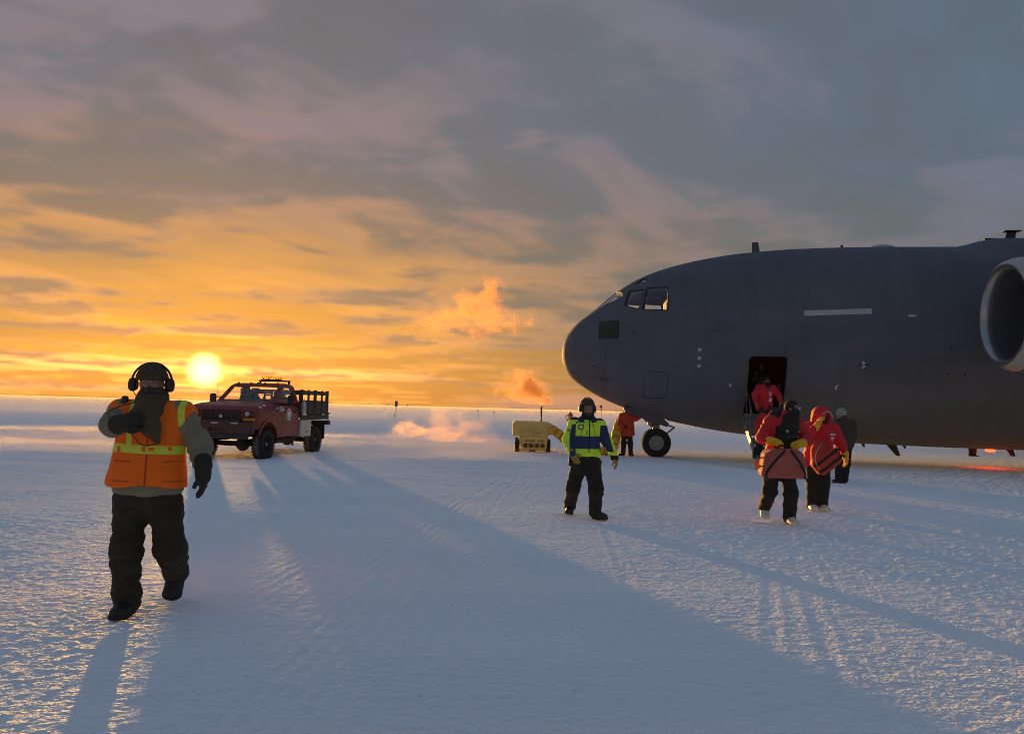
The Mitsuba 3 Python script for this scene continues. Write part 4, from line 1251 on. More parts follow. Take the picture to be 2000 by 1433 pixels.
mat('cable', (0.015, 0.013, 0.012), 0.5)
PARKA = dict(hem=-0.16, wl=.27, dl=.19, wh=.235, dh=.165, rs=.105, re=.092, rw=.072, collar=.07, rc=.105, fold=.016, ring=.008, flare=.05)

# --- 1. marshaller in the orange vest
P1 = thing('person', 'person in orange vest with lime stripes and ear defenders, walking nearest to the camera', 'person')
J = dict(head=(.0, -.02, 1.735), neck=(.02, .01, 1.585), chest=(.005, .01, 1.43), pelvis=(-.005, .02, .98),
         sh0=(-.215, 0, 1.515), el0=(-.245, -.09, 1.415), wr0=(-.065, -.30, 1.435), ha0=(.075, -.38, 1.465),
         sh1=(.225, 0, 1.515), el1=(.365, .05, 1.265), wr1=(.440, -.06, 1.07), ha1=(.465, -.10, .885),
         hip0=(-.115, .02, .86), kn0=(-.105, -.07, .46), an0=(-.100, -.02, .105), to0=(-.075, -.22, .02),
         hip1=(.125, .02, .86), kn1=(.185, .03, .48), an1=(.085, .38, .245), to1=(.090, .30, .035))
F1 = Figure(P1, (-2.735, 5.86, 0), J, yaw=0.0, face=0.08, seed=3)
F1.body('skin_warm', 0.011)
g1 = dict(hem=-0.035, wl=.268, dl=.19, wh=.22, dh=.15, rs=.090, re=.090, rw=.054, collar=.04, rc=.10, fold=.016, ring=.010, flare=.05)
F1.jacket('parka_grey', g1, 0.009)
JK1 = F1.jm
F1.trousers('cloth_brown', dict(wp=.235, dp=.165, rt=.138, rk=.112, ra=.102, fold=.030, ring=.002), 0.009)
F1.boots('boot_black', 'rubber', r=0.066, fat=1.25, shaft=.16)
for q, (bx_, by_) in enumerate(((-.035, 0), (-.012, 0), (.012, 0), (.035, 0))):
    F1.add('boot_stud', moved(trimesh.creation.icosphere(1, 0.004), F1.J['to0'] + A([bx_, -.025, -.004])), 'metal_dot')
F1.glove('0', 'glove_black', (0, 1, -.15), curl=1.15, thumb=-1, r=.0175, spread=.031, cuff=.045, gap=.006, fat=1.4, rc=.072)
F1.glove('1', 'glove_black', (-1, -.2, 0), curl=.35, thumb=-1, r=.0165, spread=.024, cuff=.09, gap=.02, fat=1.25, rc=.066)


def s_vest(p):
    J = F1.J
    d = torso(p, A([-.015, .02, .92]), J['chest'] + A([0, 0, .0]), .300, .205, .262, .178, 0.0)
    d = smin(0.06, d, s_cone(p, J['sh0'] + A([-.02, 0, -.01]), J['sh1'] + A([.02, 0, -.01]), .108, .108))
    d = d + folds(p, .016, 5, (4, 4, 3.5)) + folds(p, .007, 6, (13, 13, 5))
    d = np.maximum(d, 0.965 + .012 * np.sin(p[:, 0] * 14 + 1) - p[:, 2])
    hole = np.minimum(s_cone(p, J['sh0'] + A([-.10, -.10, -.09]), A([-.26, -.25, 1.38]), .085, .13), s_cone(p, J['sh1'] + A([.125, 0, -.09]), A([.45, .05, 1.15]), .105, .12))
    d = np.maximum(d, -hole)
    nk = s_cone(p, J['neck'] + A([0, .0, -.02]), J['neck'] + A([0, -.02, .3]), .10, .16)
    return np.maximum(d, -nk)


vest = F1.net(s_vest, [(-.3, 0, .95), (.3, 0, 1.6)], .26, .009)
VEST = F1.add('safety_vest', vest, 'hivis_orange')
fr = [((0, .02, 0), (0, -1, 0))]
band = sheet_of(vest, [((0, 0, 1.212), (0.03, 0, 1)), ((0, 0, 1.276), (-0.03, 0, -1))], .004)
F1.add('waist_tape', band, 'hivis_lime', VEST)
for xc in (-.085, .275):
    F1.add('shoulder_tape', sheet_of(vest, [((xc - .023, 0, 1.4), (1, 0, .05)), ((xc + .023, 0, 1.4), (-1, 0, -.05)), ((0, 0, 1.26), (0, 0, 1))], .0045), 'hivis_lime', VEST)
for xc, w, z0, z1 in ((-.165, .014, 1.205, 1.265), (.035, .012, 1.222, 1.268), (.085, .020, 1.228, 1.262), (.20, .012, 1.23, 1.268)):
    F1.add('worn_patch', sheet_of(vest, [((xc - w, 0, 1.245), (1, 0, .1)), ((xc + w, 0, 1.245), (-1, 0, -.05)), ((xc, 0, z0 + .006), (.1, 0, 1)), ((xc, 0, z1 - .004), (.1, 0, -1)), ((0, .0, 0), (0, -1, 0))], .0065), 'hivis_orange', VEST)
F1.add('vest_zip', sheet_of(vest, [((.052, 0, 1.1), (1, 0, 0)), ((.062, 0, 1.1), (-1, 0, 0)), ((0, .0, 0), (0, -1, 0)), ((0, 0, 1.45), (0, 0, -1))], .003), 'bag_orange', VEST)
for x0, x1 in ((-.20, -.06), (.16, .29)):
    for za, zb in ((1.150, 1.156), (1.005, 1.011)):
        F1.add('pocket_seam', sheet_of(vest, [((x0, 0, 1), (1, 0, 0)), ((x1, 0, 1), (-1, 0, 0)), ((0, 0, za), (0, 0, 1)), ((0, 0, zb), (0, 0, -1)), ((0, .0, 0), (0, -1, 0))], .003), 'bag_orange', VEST)
# hat, beard, neck gaiter with hanging scarf, headset, cord
F1.cap_shell('knit_cap', 'hat_knit', .034, .020, h=.008, knit=.0008)


def s_gaiter(p):
    J = F1.J
    q = F1.hq(p)
    d = smin(.03, s_ell(q, (0, .02, -.125), (.105, .105, .065)), s_cone(p, J['neck'] + A([.0, -.03, .02]), J['neck'] + A([0, -.02, -.06]), .120, .165))
    d = smin(.04, d, s_cone(p, A([.025, -.15, 1.54]), A([.09, -.20, 1.42]), .075, .07), s_cone(p, A([.09, -.20, 1.42]), A([.155, -.215, 1.31]), .062, .030))
    return d + folds(p, .014, 44, (10, 10, 10))


F1.add('neck_scarf', F1.net(s_gaiter, [F1.hp(0, 0, -.1), (.2, -.2, 1.28), (-.1, 0, 1.6)], .15, .009), 'gaiter')


def s_beard(p):
    q = F1.hq(p)
    d = s_ell(q, (0, .040, -.072), (.068, .078, .062)) + 0.008 * (meshkit.fbm(p * 60, 2, 4) - .5)
    return np.maximum(d, -s_ell(q, (0, .11, -.055), (.022, .03, .008)))


F1.add('beard', F1.net(s_beard, [F1.hp(0, .04, -.07)], .10, .008), 'hat_knit')
F1.headset('plastic_black', 'rubber', r=.160)
for x in (-.018, .018):
    F1.add('headband_rivet', moved(trimesh.creation.icosphere(2, .006), F1.hp(x, .012, .152)), 'metal_dot')
F1.add('headset_cord', tube(catmull([F1.hp(-.13, .02, -.05), (-.06, -.12, 1.60), (-.16, -.17, 1.555), (-.22, -.20, 1.51), (-.16, -.30, 1.47)], 8), .0035, 6), 'cable')
F1.add('headset_cord', tube(catmull([(.02, -.40, 1.42), (.03, -.30, 1.33), (.055, -.245, 1.285), (.10, -.235, 1.275), (.155, -.235, 1.30), (.165, -.235, 1.335), (.14, -.24, 1.37), (.11, -.235, 1.38)], 8), .0035, 6), 'cable')
F1.add('shoulder_radio', rbox((.05, .04, .07), .015, (-.175, -.06, 1.60)), 'plastic_black')

# --- 2. ground crew in the green and navy jacket
P2 = thing('person', 'person in lime green and navy jacket with headset, striding past the heater cart', 'person')
J = dict(head=(.012, -.01, 1.655), neck=(.01, .01, 1.505), chest=(.0, .01, 1.37), pelvis=(.005, .02, .97),
         sh0=(-.185, 0, 1.415), el0=(-.275, .02, 1.165), wr0=(-.205, -.14, .975), ha0=(-.125, -.19, .80),
         sh1=(.205, 0, 1.405), el1=(.325, .02, 1.155), wr1=(.430, -.08, .925), ha1=(.475, -.12, .75),
         hip0=(-.10, .02, .815), kn0=(-.165, .14, .45), an0=(-.185, .46, .13), to0=(-.215, .27, .025),
         hip1=(.105, .0, .815), kn1=(.150, -.12, .45), an1=(.155, -.06, .105), to1=(.325, -.17, .02))
O2 = A([1.145, 11.62, 0])
F2 = Figure(P2, O2, J, yaw=0.1, face=0.40, seed=9, hm=1.3)
F2.body('skin_dark', 0.011)


def crew_cloth(p, n, uv):
    x, z = p.x - float(O2[0]), p.z
    lime = mi.Color3f(0.60, 0.95, 0.05)
    navy = mi.Color3f(0.028, 0.050, 0.115)
    dark = mi.Color3f(0.018, 0.02, 0.025)
    c = lime * (0.85 + 0.3 * fbm(p.x * 14, p.y * 14, p.z * 14, 2))
    mid = (z < 1.235) & (z > 1.045) & (dr.abs(x - 0.01) < 0.225)
    c = dr.select(mid, navy, c)
    # inner faces of the sleeves and the side panels
    slv0 = (x < -0.165) & (x > -0.255) & (z < 1.41) & (x > -0.235 - (1.35 - z) * 0.16)
    slv1 = (x > 0.20) & (z < 1.40) & (z > 1.01) & (x < 0.345 + (1.25 - z) * 0.26)
    c = dr.select(slv0 | slv1, navy, c)
    c = dr.select((z > 1.475) | ((z < 0.957) & (x > 0.3)) | ((z < 1.025) & (z > 0.95) & (x < -0.2) & (x > -0.2)), dark, c)
    seam = (dr.abs(x - 0.035) < 0.009) & (z > 1.0)
    piping = (dr.abs(dr.abs(x - 0.02) - 0.11 - (z - 1.25) * (-0.25)) < 0.004) & (z > 1.235) & (z < 1.45)
    tape = (z > 1.395) & (z < 1.402) & (dr.abs(x) < 0.2)
    c = dr.select(seam | piping, dark, c)
    return c * (0.9 + 0.2 * noise(p.x * 60, p.y * 60, p.z * 60))


scene['crew_cloth'] = {'type': 'twosided', 'bsdf': {'type': 'principled', 'base_color': mikit.proc(crew_cloth), 'roughness': 0.75, 'specular': 0.3}}
J2 = F2.jacket('crew_cloth', dict(hem=-0.01, wl=.225, dl=.165, wh=.20, dh=.15, rs=.088, re=.082, rw=.062, collar=.045, rc=.092, fold=.012, ring=.006, flare=.06), 0.009)
F2.add('collar', F2.net(lambda p: np.maximum(smin(.03, s_cone(p, F2.J['neck'] + A([0, 0, -.02]), F2.J['neck'] + A([.01, -.01, .055]), .108, .10), s_cone(p, F2.J['neck'] + A([-.09, -.05, -.04]), F2.J['neck'] + A([.09, -.05, -.04]), .06, .06)) + folds(p, .008, 12), -s_cone(p, F2.J['neck'] + A([0, -.09, -.1]), F2.J['neck'] + A([.0, -.10, .1]), .045, .08)), [F2.J['neck']], .2, .009), 'patch_navy', J2)
F2.on_front(Point(0, 0).buffer(.043).difference(Point(0, 0).buffer(.031)), -.095, 1.37, 'patch_navy', 'chest_emblem', J2)
F2.on_front(Polygon([(-.02, .01), (0, .024), (.02, .014), (.018, -.018), (-.008, -.02)]).buffer(.004), -.095, 1.37, 'patch_white', 'emblem_shape', J2)
F2.on_front(Polygon([(-.07, -.012), (-.03, .012), (.04, .012), (.06, -.002), (.055, -.02), (.03, -.006), (-.03, -.006), (-.06, -.03)]), -.10, 1.447, 'patch_navy', 'chest_flash', J2)
F2.on_front(sbox(-.006, -.028, .006, .028), -.005, 1.285, 'patch_navy', 'zip_pull', J2)
F2.on_front(Polygon([(0, .01), (.03, .02), (.045, .012), (.04, -.012), (.03, -.012), (.028, .006), (0, 0)]), -.295, 1.31, 'patch_navy', 'sleeve_mark', J2)
F2.trousers('cloth_black', dict(wp=.225, dp=.165, rt=.132, rk=.110, ra=.096, fold=.018, ring=.002), 0.010)
F2.boots('boot_black', 'rubber', r=0.060, fat=1.15)
F2.glove('0', 'glove_tan', (.2, .9, .3), curl=.30, thumb=1, r=.0135, spread=.024, cuff=.03, rc=.052)
F2.glove('1', 'glove_tan', (-.9, .3, 0), curl=.55, thumb=-1, r=.0135, spread=.022, cuff=.03, rc=.050)
F2.cap_shell('helmet', 'olive_jacket', .016, .030, h=.008)
F2.headset('plastic_black', 'rubber', r=.135)
F2.add('teeth', F2.net(lambda p: s_ell(F2.hq(p), (0, .090, -.064), (.017, .010, .0042)), [F2.hp(0, .09, -.064)], .03, .003), 'patch_white')
F2.add('beard', F2.net(lambda p: np.maximum(np.maximum(s_ell(F2.hq(p), (0, .034, -.078), (.062, .072, .056)) + .006 * (meshkit.fbm(p * 60, 2, 4) - .5), -s_ell(F2.hq(p), (0, .11, -.060), (.032, .03, .014))), F2.hq(p)[:, 2] + .068), [F2.hp(0, .04, -.07)], .10, .008), 'hat_knit')
RD = thing('hand_radio', 'black radio with stub aerial clipped on the green crew jacket wearer\'s hip', 'radio')
obj('body', F2.put(rbox((.045, .03, .13), .008, (-.235, -.03, .845))), 'plastic_black', RD)
obj('aerial', F2.put(cyl((-.235, -.03, .9), (-.245, -.035, 1.02), .006, .004, 8)), 'plastic_black', RD)
obj('clip', F2.put(rbox((.03, .05, .03), .006, (-.215, .0, .86))), 'metal_dot', RD)

# --- 3. person by the nose wheel
P3 = thing('person', 'person in rust red parka and dark helmet standing by the nose wheel under the aircraft', 'person')
J = dict(head=(-.035, .0, 1.665), neck=(-.02, .01, 1.52), chest=(.0, .0, 1.38), pelvis=(.01, .02, .95),
         sh0=(-.20, 0, 1.45), el0=(-.30, -.10, 1.17), wr0=(-.17, -.22, 1.05), ha0=(-.06, -.26, 1.08),
         sh1=(.20, 0, 1.45), el1=(.33, -.02, 1.36), wr1=(.47, -.05, 1.44), ha1=(.60, -.06, 1.48),
         hip0=(-.10, .02, .87), kn0=(-.11, 0, .48), an0=(-.12, .03, .10), to0=(-.30, -.03, .02),
         hip1=(.10, .02, .87), kn1=(.13, 0, .48), an1=(.15, .03, .10), to1=(.24, -.12, .02))
F3 = Figure(P3, (4.20, 27.75, 0), J, face=-0.9, seed=15, hm=1.5)
F3.body('skin_dark', 0.015)
F3.jacket('parka_rust', dict(PARKA, hem=-0.17, wl=.285, wh=.235), 0.013)
F3.trousers('cloth_brown', dict(wp=.20, dp=.16, rt=.115, rk=.098, ra=.088, fold=.015, ring=.002), 0.013)
F3.boots('boot_black', None, fat=1.15, h=.010)
F3.glove('0', 'glove_black', (1, 0, 0), curl=.9, thumb=1, h=.008)
F3.glove('1', 'glove_black', (0, 0, -1), curl=.7, thumb=1, h=.008)
F3.cap_shell('helmet', 'plastic_black', .018, .015, h=.010)
F3.headset('plastic_black', 'rubber', r=.130, mic=False)
# --- 4 to 9: passengers and crew at the door and on the snow
def parka_extras(F, k, patch=True, x=.09, z=1.36):
    if not patch:
        return
    F.on_front(sbox(-.055, -.013, .055, .013), x, z, 'patch_white', 'name_tape', k)
    F.on_front(Point(0, 0).buffer(.042).difference(Point(0, 0).buffer(.032)), x + .005, z - .075, 'patch_white', 'chest_emblem', k)
    F.on_front(Polygon([(-.018, .008), (0, .022), (.02, .012), (.016, -.016), (-.006, -.018)]), x + .005, z - .075, 'patch_white', 'emblem_shape', k)


# 5: carries the rose duffel
P5 = thing('person', 'person in red parka, black balaclava and mirrored glasses carrying a rose duffel bag', 'person')
J = dict(head=(.155, -.05, 1.725), neck=(.115, .0, 1.575), chest=(.055, .01, 1.40), pelvis=(.0, .03, .97),
         sh0=(-.145, 0, 1.52), el0=(-.295, -.06, 1.29), wr0=(-.19, -.27, 1.235), ha0=(-.035, -.34, 1.215),
         sh1=(.275, .02, 1.49), el1=(.40, -.03, 1.27), wr1=(.19, -.27, 1.215), ha1=(.025, -.34, 1.195),
         hip0=(-.105, .03, .87), kn0=(-.145, .02, .48), an0=(-.13, .30, .215), to0=(-.15, .19, .035),
         hip1=(.105, .02, .87), kn1=(.14, -.06, .47), an1=(.135, -.03, .105), to1=(.165, -.24, .02))
F5 = Figure(P5, (4.05, 11.55, 0), J, yaw=0.0, face=0.95, seed=23, hm=1.3)
F5.body('skin_warm', 0.010)
k5 = F5.jacket('parka_red', dict(PARKA, hem=-0.05, wl=.25, dl=.175, wh=.225, dh=.16, rs=.096, re=.092, rw=.052), 0.010)
F5.trousers('cloth_black', dict(wp=.215, dp=.16, rt=.122, rk=.106, ra=.098, fold=.016, ring=.002), 0.010)
F5.boots('boot_white', None, r=.072, fat=1.35, shaft=.13)
F5.glove('0', 'glove_yellow', (0, .2, -1), curl=.95, thumb=-1, r=.019, spread=.029, cuff=.06, fat=1.5, rc=.066)
F5.glove('1', 'glove_yellow', (0, .2, -1), curl=.95, thumb=1, r=.019, spread=.029, cuff=.06, fat=1.5, rc=.066)


def s_bala(p):
    q = F5.hq(p)
    d = smin(.03, s_ell(q, (0, -.010, .018), (.088, .108, .118)), s_ell(q, (0, .030, -.065), (.072, .088, .072)), s_cone(q, (0, 0, -.07), (0, -.01, -.20), .082, .12))
    d = d + .006 * (meshkit.fbm(p * 30, 2, 3) - .5)
    slot_ = s_box(q, (0, .105, .026), (.066, .075, .030), .02)
    return np.maximum(d, -slot_)


F5.add('balaclava', F5.net(s_bala, [F5.hp(0, 0, .1), F5.hp(0, 0, -.22)], .15, .008), 'cloth_black')
gl = numbered(P5 + '__sunglasses')
for s in (-1, 1):
    obj('lens', F5.put(F5.net(lambda p: np.maximum(np.abs(s_ell(F5.hq(p), (s * .034, .02, .010), (.055, .096, .075))) - .004, s_ell(F5.hq(p), (s * .034, .112, .010), (.029, .05, .020))), [F5.hp(s * .034, .11, .01)], .045, .0045)), 'mirror_lens', gl, smooth=True)
    obj('temple', F5.put(tube([F5.hp(s * .062, .10, .018), F5.hp(s * .086, .03, .015), F5.hp(s * .086, -.04, .005)], .004, 6)), 'plastic_black', gl)
obj('frame', F5.put(tube([F5.hp(-.064, .098, .022), F5.hp(-.03, .118, .028), F5.hp(0, .122, .024), F5.hp(.03, .118, .028), F5.hp(.064, .098, .022)], .004, 6)), 'plastic_black', gl)


def s_inner(p):
    J = F5.J
    d = smin(.05, torso(p, A([.0, -.08, 1.10]), A([.07, -.085, 1.40]), .14, .165, .20, .15, .0), s_cone(p, A([.10, -.05, 1.48]), A([.12, -.05, 1.58]), .13, .11))
    return d + folds(p, .012, 55)


F5.add('fleece', F5.net(s_inner, [(0, 0, 1.1), (.2, -.1, 1.6)], .22, .010), 'cloth_black')
F5.add('hood_ruff', F5.net(lambda p: smin(.04, s_cone(p, A([-.07, .06, 1.60]), A([.05, .13, 1.63]), .085, .09), s_cone(p, A([.05, .13, 1.63]), A([.25, .10, 1.57]), .09, .08), s_cone(p, A([-.07, .06, 1.60]), A([-.05, -.12, 1.46]), .075, .055)) + .03 * (meshkit.fbm(p * 38, 3, 8) - .5), [(-.1, .1, 1.45), (.28, .1, 1.68)], .16, .010), 'fur')
F5.add('fleece_print', cat(*[moved(trimesh.creation.icosphere(1, r_), (x, -.236, z)) for x, z, r_ in ((.02, 1.40, .012), (.035, 1.385, .008), (.005, 1.392, .009), (.02, 1.365, .006), (.19, 1.395, .007), (.205, 1.385, .005), (.045, 1.31, .006), (.11, 1.31, .006), (.17, 1.305, .006))]), 'patch_white', kind='stuff')
# the duffel
BAG = thing('duffel_bag', 'faded rose duffel bag with orange tag held by the person in the balaclava', 'bag')


def s_duffel(p):
    q = (p - A([-.11, -.40, .94])) / A([.93, 1, 1])
    k = q.copy()
    k[:, 0] = q[:, 0] / (1 + .55 * np.clip(-(q[:, 2] + .02), -.25, .20))
    d = s_box(k, (0, 0, 0), (.335, .17, .225), .11)
    d = np.maximum(d, q[:, 2] - .20 + 0.9 * np.maximum(np.abs(q[:, 0]) - .20, 0) ** 1.2)
    return d + folds(p, .022, 61, (6, 6, 6)) + folds(p, .008, 62, (16, 16, 16))


bag5 = F5.net(s_duffel, [(-.5, -.5, .68), (.35, -.3, 1.2)], .12, .010)
obj('body', F5.put(bag5), 'bag_rose', BAG, smooth=True)
for x0, x1 in ((-.38, -.10), (.16, -.06)):
    P = [(x0 + .02, -.585, .70), (x0, -.60, .80), ((x0 * 2 + x1) / 3, -.595, .95), (x1, -.46, 1.15)]
    # straps follow the cloth
    def strap(pts, host, w=.018):
        P_ = catmull(pts, 8)
        o = P_.copy()
        o[:, 1] = -1.5
        loc, ri, _ = host.ray.intersects_location(o, np.tile([0, 1.0, 0], (len(o), 1)), multiple_hits=False)
        P_[ri, 1] = loc[:, 1]
        t = np.gradient(P_, axis=0)
        t /= np.linalg.norm(t, axis=1, keepdims=True)
        s_ = np.cross(t, [0, -1.0, 0])
        s_ /= np.linalg.norm(s_, axis=1, keepdims=True) + 1e-9
        V = np.vstack([P_ + s_ * w + A([0, -.006, 0]), P_ - s_ * w + A([0, -.006, 0]), P_ - s_ * w + A([0, .006, 0]), P_ + s_ * w + A([0, .006, 0])])
        n = len(P_)
        F = []
        for i in range(n - 1):
            for a in range(4):
                b = (a + 1) % 4
                F += [[a * n + i, b * n + i, b * n + i + 1], [a * n + i, b * n + i + 1, a * n + i + 1]]
        return trimesh.Trimesh(V, F, process=False)
    obj('strap', F5.put(strap(P, bag5)), 'strap_black', BAG, smooth=False)
obj('tag', F5.put(moved(rbox((.075, .006, .11), .002), (-.49, -.45, .90), ry=-.35)), 'tag_orange', BAG, label='bright orange tag')
obj('carry_handle', F5.put(tube(catmull([(-.20, -.42, 1.10), (-.17, -.41, 1.17), (-.11, -.40, 1.185), (-.05, -.41, 1.17), (-.02, -.42, 1.10)], 6), .012, 8)), 'strap_black', BAG)
for x, sg in ((-.385, -1), (.165, 1)):
    obj('end_loop', F5.put(tube(catmull([(x, -.42, 1.02), (x + sg * .065, -.44, .99), (x + sg * .085, -.44, .92), (x + sg * .02, -.43, .87)], 6), .011, 8)), 'bag_rose', BAG)

# 7: hooded, shades the eyes
P7 = thing('person', 'hooded person in red parka shading the eyes with a yellow glove', 'person')
J = dict(head=(.035, -.02, 1.625), neck=(.03, .01, 1.48), chest=(.03, .01, 1.34), pelvis=(.0, .03, .93),
         sh0=(-.16, 0, 1.42), el0=(-.27, -.20, 1.27), wr0=(-.125, -.24, 1.475), ha0=(-.055, -.25, 1.62),
         sh1=(.25, .0, 1.41), el1=(.385, .02, 1.16), wr1=(.435, -.06, .945), ha1=(.44, -.09, .77),
         hip0=(-.09, .03, .85), kn0=(-.095, .0, .47), an0=(-.105, .02, .105), to0=(-.125, -.19, .02),
         hip1=(.09, .03, .85), kn1=(.075, .0, .47), an1=(.065, .02, .105), to1=(.085, -.19, .02))
F7 = Figure(P7, (5.31, 13.25, 0), J, face=0.15, seed=31, hm=1.3)
F7.body('skin_warm', 0.012)
k7 = F7.jacket('parka_red', dict(PARKA, hem=-0.12, wl=.265, wh=.225, rw=.055), 0.011)
parka_extras(F7, k7, True, .185, 1.325)
F7.trousers('cloth_black', dict(wp=.225, dp=.17, rt=.128, rk=.115, ra=.098, fold=.015, ring=.002), 0.011)
F7.boots('boot_white', None, r=.072, fat=1.4, shaft=.12)
F7.glove('0', 'glove_yellow', (1, .2, -.5), curl=.45, thumb=1, r=.0165, spread=.025, cuff=.06, fat=1.2, rc=.060)
F7.glove('1', 'glove_yellow', (-1, 0, 0), curl=.45, thumb=-1, r=.0165, spread=.025, cuff=.06, fat=1.2, rc=.060)


def s_hood(p):
    q = F7.hq(p)
    d = smin(.05, s_ell(q, (0, -.02, .035), (.155, .175, .145)), s_cone(q, (0, -.03, -.05), (0, -.03, -.22), .155, .185))
    d = d + folds(p, .014, 71, (7, 7, 7))
    o = smin(.03, s_ell(q, (.02, .17, -.04), (.085, .15, .105)), s_cone(q, (.01, .17, -.1), (.0, .16, -.2), .06, .03))
    return np.maximum(d, -o)


F7.add('hood', F7.net(s_hood, [F7.hp(0, 0, .15), F7.hp(0, 0, -.25)], .22, .010), 'parka_red', k7)
F7.add('hood_edge', tube([F7.hp(.02 + .098 * math.sin(t), .135 + .01 * math.cos(t), -.035 + .118 * math.cos(t)) for t in np.linspace(-1.0, 1.5, 16)], [.010 + .004 * (i % 2) for i in range(16)], 8), 'fur_pale', k7)
F7.add('face_mask', F7.net(lambda p: np.maximum(smin(.03, s_ell(F7.hq(p), (0, .0, .01), (.086, .108, .112)), s_ell(F7.hq(p), (0, .03, -.07), (.07, .085, .07)), s_cone(F7.hq(p), (0, 0, -.07), (0, .02, -.16), .08, .08)), F7.hq(p)[:, 2] - .0), [F7.hp(0, 0, 0), F7.hp(0, 0, -.2)], .13, .010), 'cloth_black')
BAG2 = thing('shoulder_bag', 'orange red bag with two black straps carried by the hooded person', 'bag')
cb = A([.0, -.30, .875])
tl = math.radians(38)


def s_sack(p):
    q = p - cb
    u, w = q[:, 0] * math.cos(tl) + q[:, 2] * math.sin(tl), -q[:, 0] * math.sin(tl) + q[:, 2] * math.cos(tl)
    k = np.stack([u, q[:, 1], w], 1)
    return smin(.05, s_box(k, (0, 0, 0), (.245, .13, .165), .10), s_ell(q, (-.12, 0, .13), (.13, .11, .24))) + folds(p, .016, 81, (6, 6, 6))


bag7 = F7.net(s_sack, [cb], .42, .011)
obj('body', F7.put(bag7), 'bag_orange', BAG2, smooth=True)
for off in (-.055, .075):
    c_ = cb + A([-math.sin(tl) * off, 0, math.cos(tl) * off])
    P = [c_ + A([math.cos(tl) * t, -.2, math.sin(tl) * t]) for t in (-.27 + .5 * max(off, 0), -.1, .1, .25)]
    obj('strap', F7.put(strap([tuple(q) for q in P], bag7, .020)), 'strap_black', BAG2, smooth=False)
obj('cord', F7.put(tube(catmull([(-.13, -.42, 1.16), (-.20, -.44, 1.06), (-.235, -.44, .93), (-.20, -.44, .80), (-.15, -.44, .75)], 6), .006, 6)), 'fur_pale', BAG2)

# 8: seen from behind
P8 = thing('person', 'person in dark olive jacket and grey knit hat seen from behind', 'person')
J = dict(head=(-.09, .0, 1.70), neck=(-.04, .01, 1.545), chest=(.03, .01, 1.40), pelvis=(.0, .02, .95),
         sh0=(-.14, 0, 1.46), el0=(-.22, -.05, 1.2), wr0=(-.24, -.10, .97), ha0=(-.25, -.12, .80),
         sh1=(.18, .0, 1.46), el1=(.22, .03, 1.16), wr1=(.19, .06, .945), ha1=(.17, .05, .77),
         hip0=(-.10, .02, .87), kn0=(-.13, .0, .48), an0=(-.12, .03, .105), to0=(-.31, .0, .02),
         hip1=(.07, .02, .87), kn1=(.03, .0, .48), an1=(.02, .06, .105), to1=(-.13, .12, .02))
F8 = Figure(P8, (8.14, 18.75, 0), J, yaw=.5, face=-2.4, seed=41, hm=1.4)
F8.body('skin_warm', 0.015)
F8.jacket('olive_jacket', dict(PARKA, hem=-0.06, wl=.24, wh=.225, dl=.17), 0.012)
F8.trousers('cloth_black', dict(wp=.20, dp=.16, rt=.118, rk=.105, ra=.092, fold=.014, ring=.002), 0.012)
F8.boots('boot_black', None, fat=1.2, h=.010)
F8.glove('0', 'glove_black', (1, 0, 0), curl=.5, thumb=-1, h=.008)
F8.glove('1', 'glove_black', (-1, 0, 0), curl=.5, thumb=-1, h=.008)
F8.cap_shell('knit_hat', 'hat_grey', .022, -.035, h=.009, knit=.0015)


def on_stairs(s, l, z):
    return acp((s, l, z))


# 4: upper passenger on the stairs
P4 = thing('person', 'person in red parka with tan gloves coming down the aircraft stairs, just below the doorway', 'person')
J = dict(head=(.03, -.05, 1.60), neck=(.02, .0, 1.455), chest=(.0, .0, 1.31), pelvis=(-.02, .06, .90),
         sh0=(-.22, 0, 1.39), el0=(-.37, -.02, 1.15), wr0=(-.36, -.10, .93), ha0=(-.34, -.14, .78),
         sh1=(.24, .0, 1.38), el1=(.40, -.05, 1.14), wr1=(.42, -.14, .96), ha1=(.41, -.18, .82),
         hip0=(-.11, .05, .82), kn0=(-.14, -.08, .47), an0=(-.13, .06, .12), to0=(-.13, -.14, .05),
         hip1=(.09, .05, .82), kn1=(.10, -.12, .40), an1=(.11, -.14, .02), to1=(.12, -.34, -.05))
F4 = Figure(P4, on_stairs(6.78, 3.15, 1.10), J, face=.1, seed=51, hm=1.4)
F4.body('skin_dark', 0.014)
k4 = F4.jacket('parka_red', dict(PARKA, hem=-0.20, wl=.28, wh=.24), 0.012)
parka_extras(F4, k4, True, .10, 1.24)
F4.on_front(Polygon([(-.05, -.05), (-.03, .02), (-.02, .06), (.03, .06), (.045, .02), (.03, -.04)]).buffer(.008), .11, 1.00, 'patch_white', 'white_patch', k4)
F4.trousers('cloth_brown', dict(wp=.20, dp=.16, rt=.12, rk=.105, ra=.095), 0.013)
F4.boots('boot_black', None, h=.010)
F4.glove('0', 'glove_tan', (1, 0, 0), curl=.5, thumb=1, h=.007, r=.015, cuff=.05, rc=.055)
F4.glove('1', 'glove_tan', (-1, 0, 0), curl=.5, thumb=-1, h=.007, r=.015, cuff=.05, rc=.055)
F4.cap_shell('knit_cap', 'cloth_black', .014, .02, h=.010)
F4.add('face_mask', F4.net(lambda p: np.maximum(smin(.03, s_ell(F4.hq(p), (0, .0, .0), (.086, .108, .10)), s_ell(F4.hq(p), (0, .03, -.07), (.07, .085, .07)), s_cone(F4.hq(p), (0, 0, -.07), (0, .0, -.16), .085, .10)), F4.hq(p)[:, 2] + .02), [F4.hp(0, 0, 0), F4.hp(0, 0, -.2)], .14, .011), 'cloth_black')

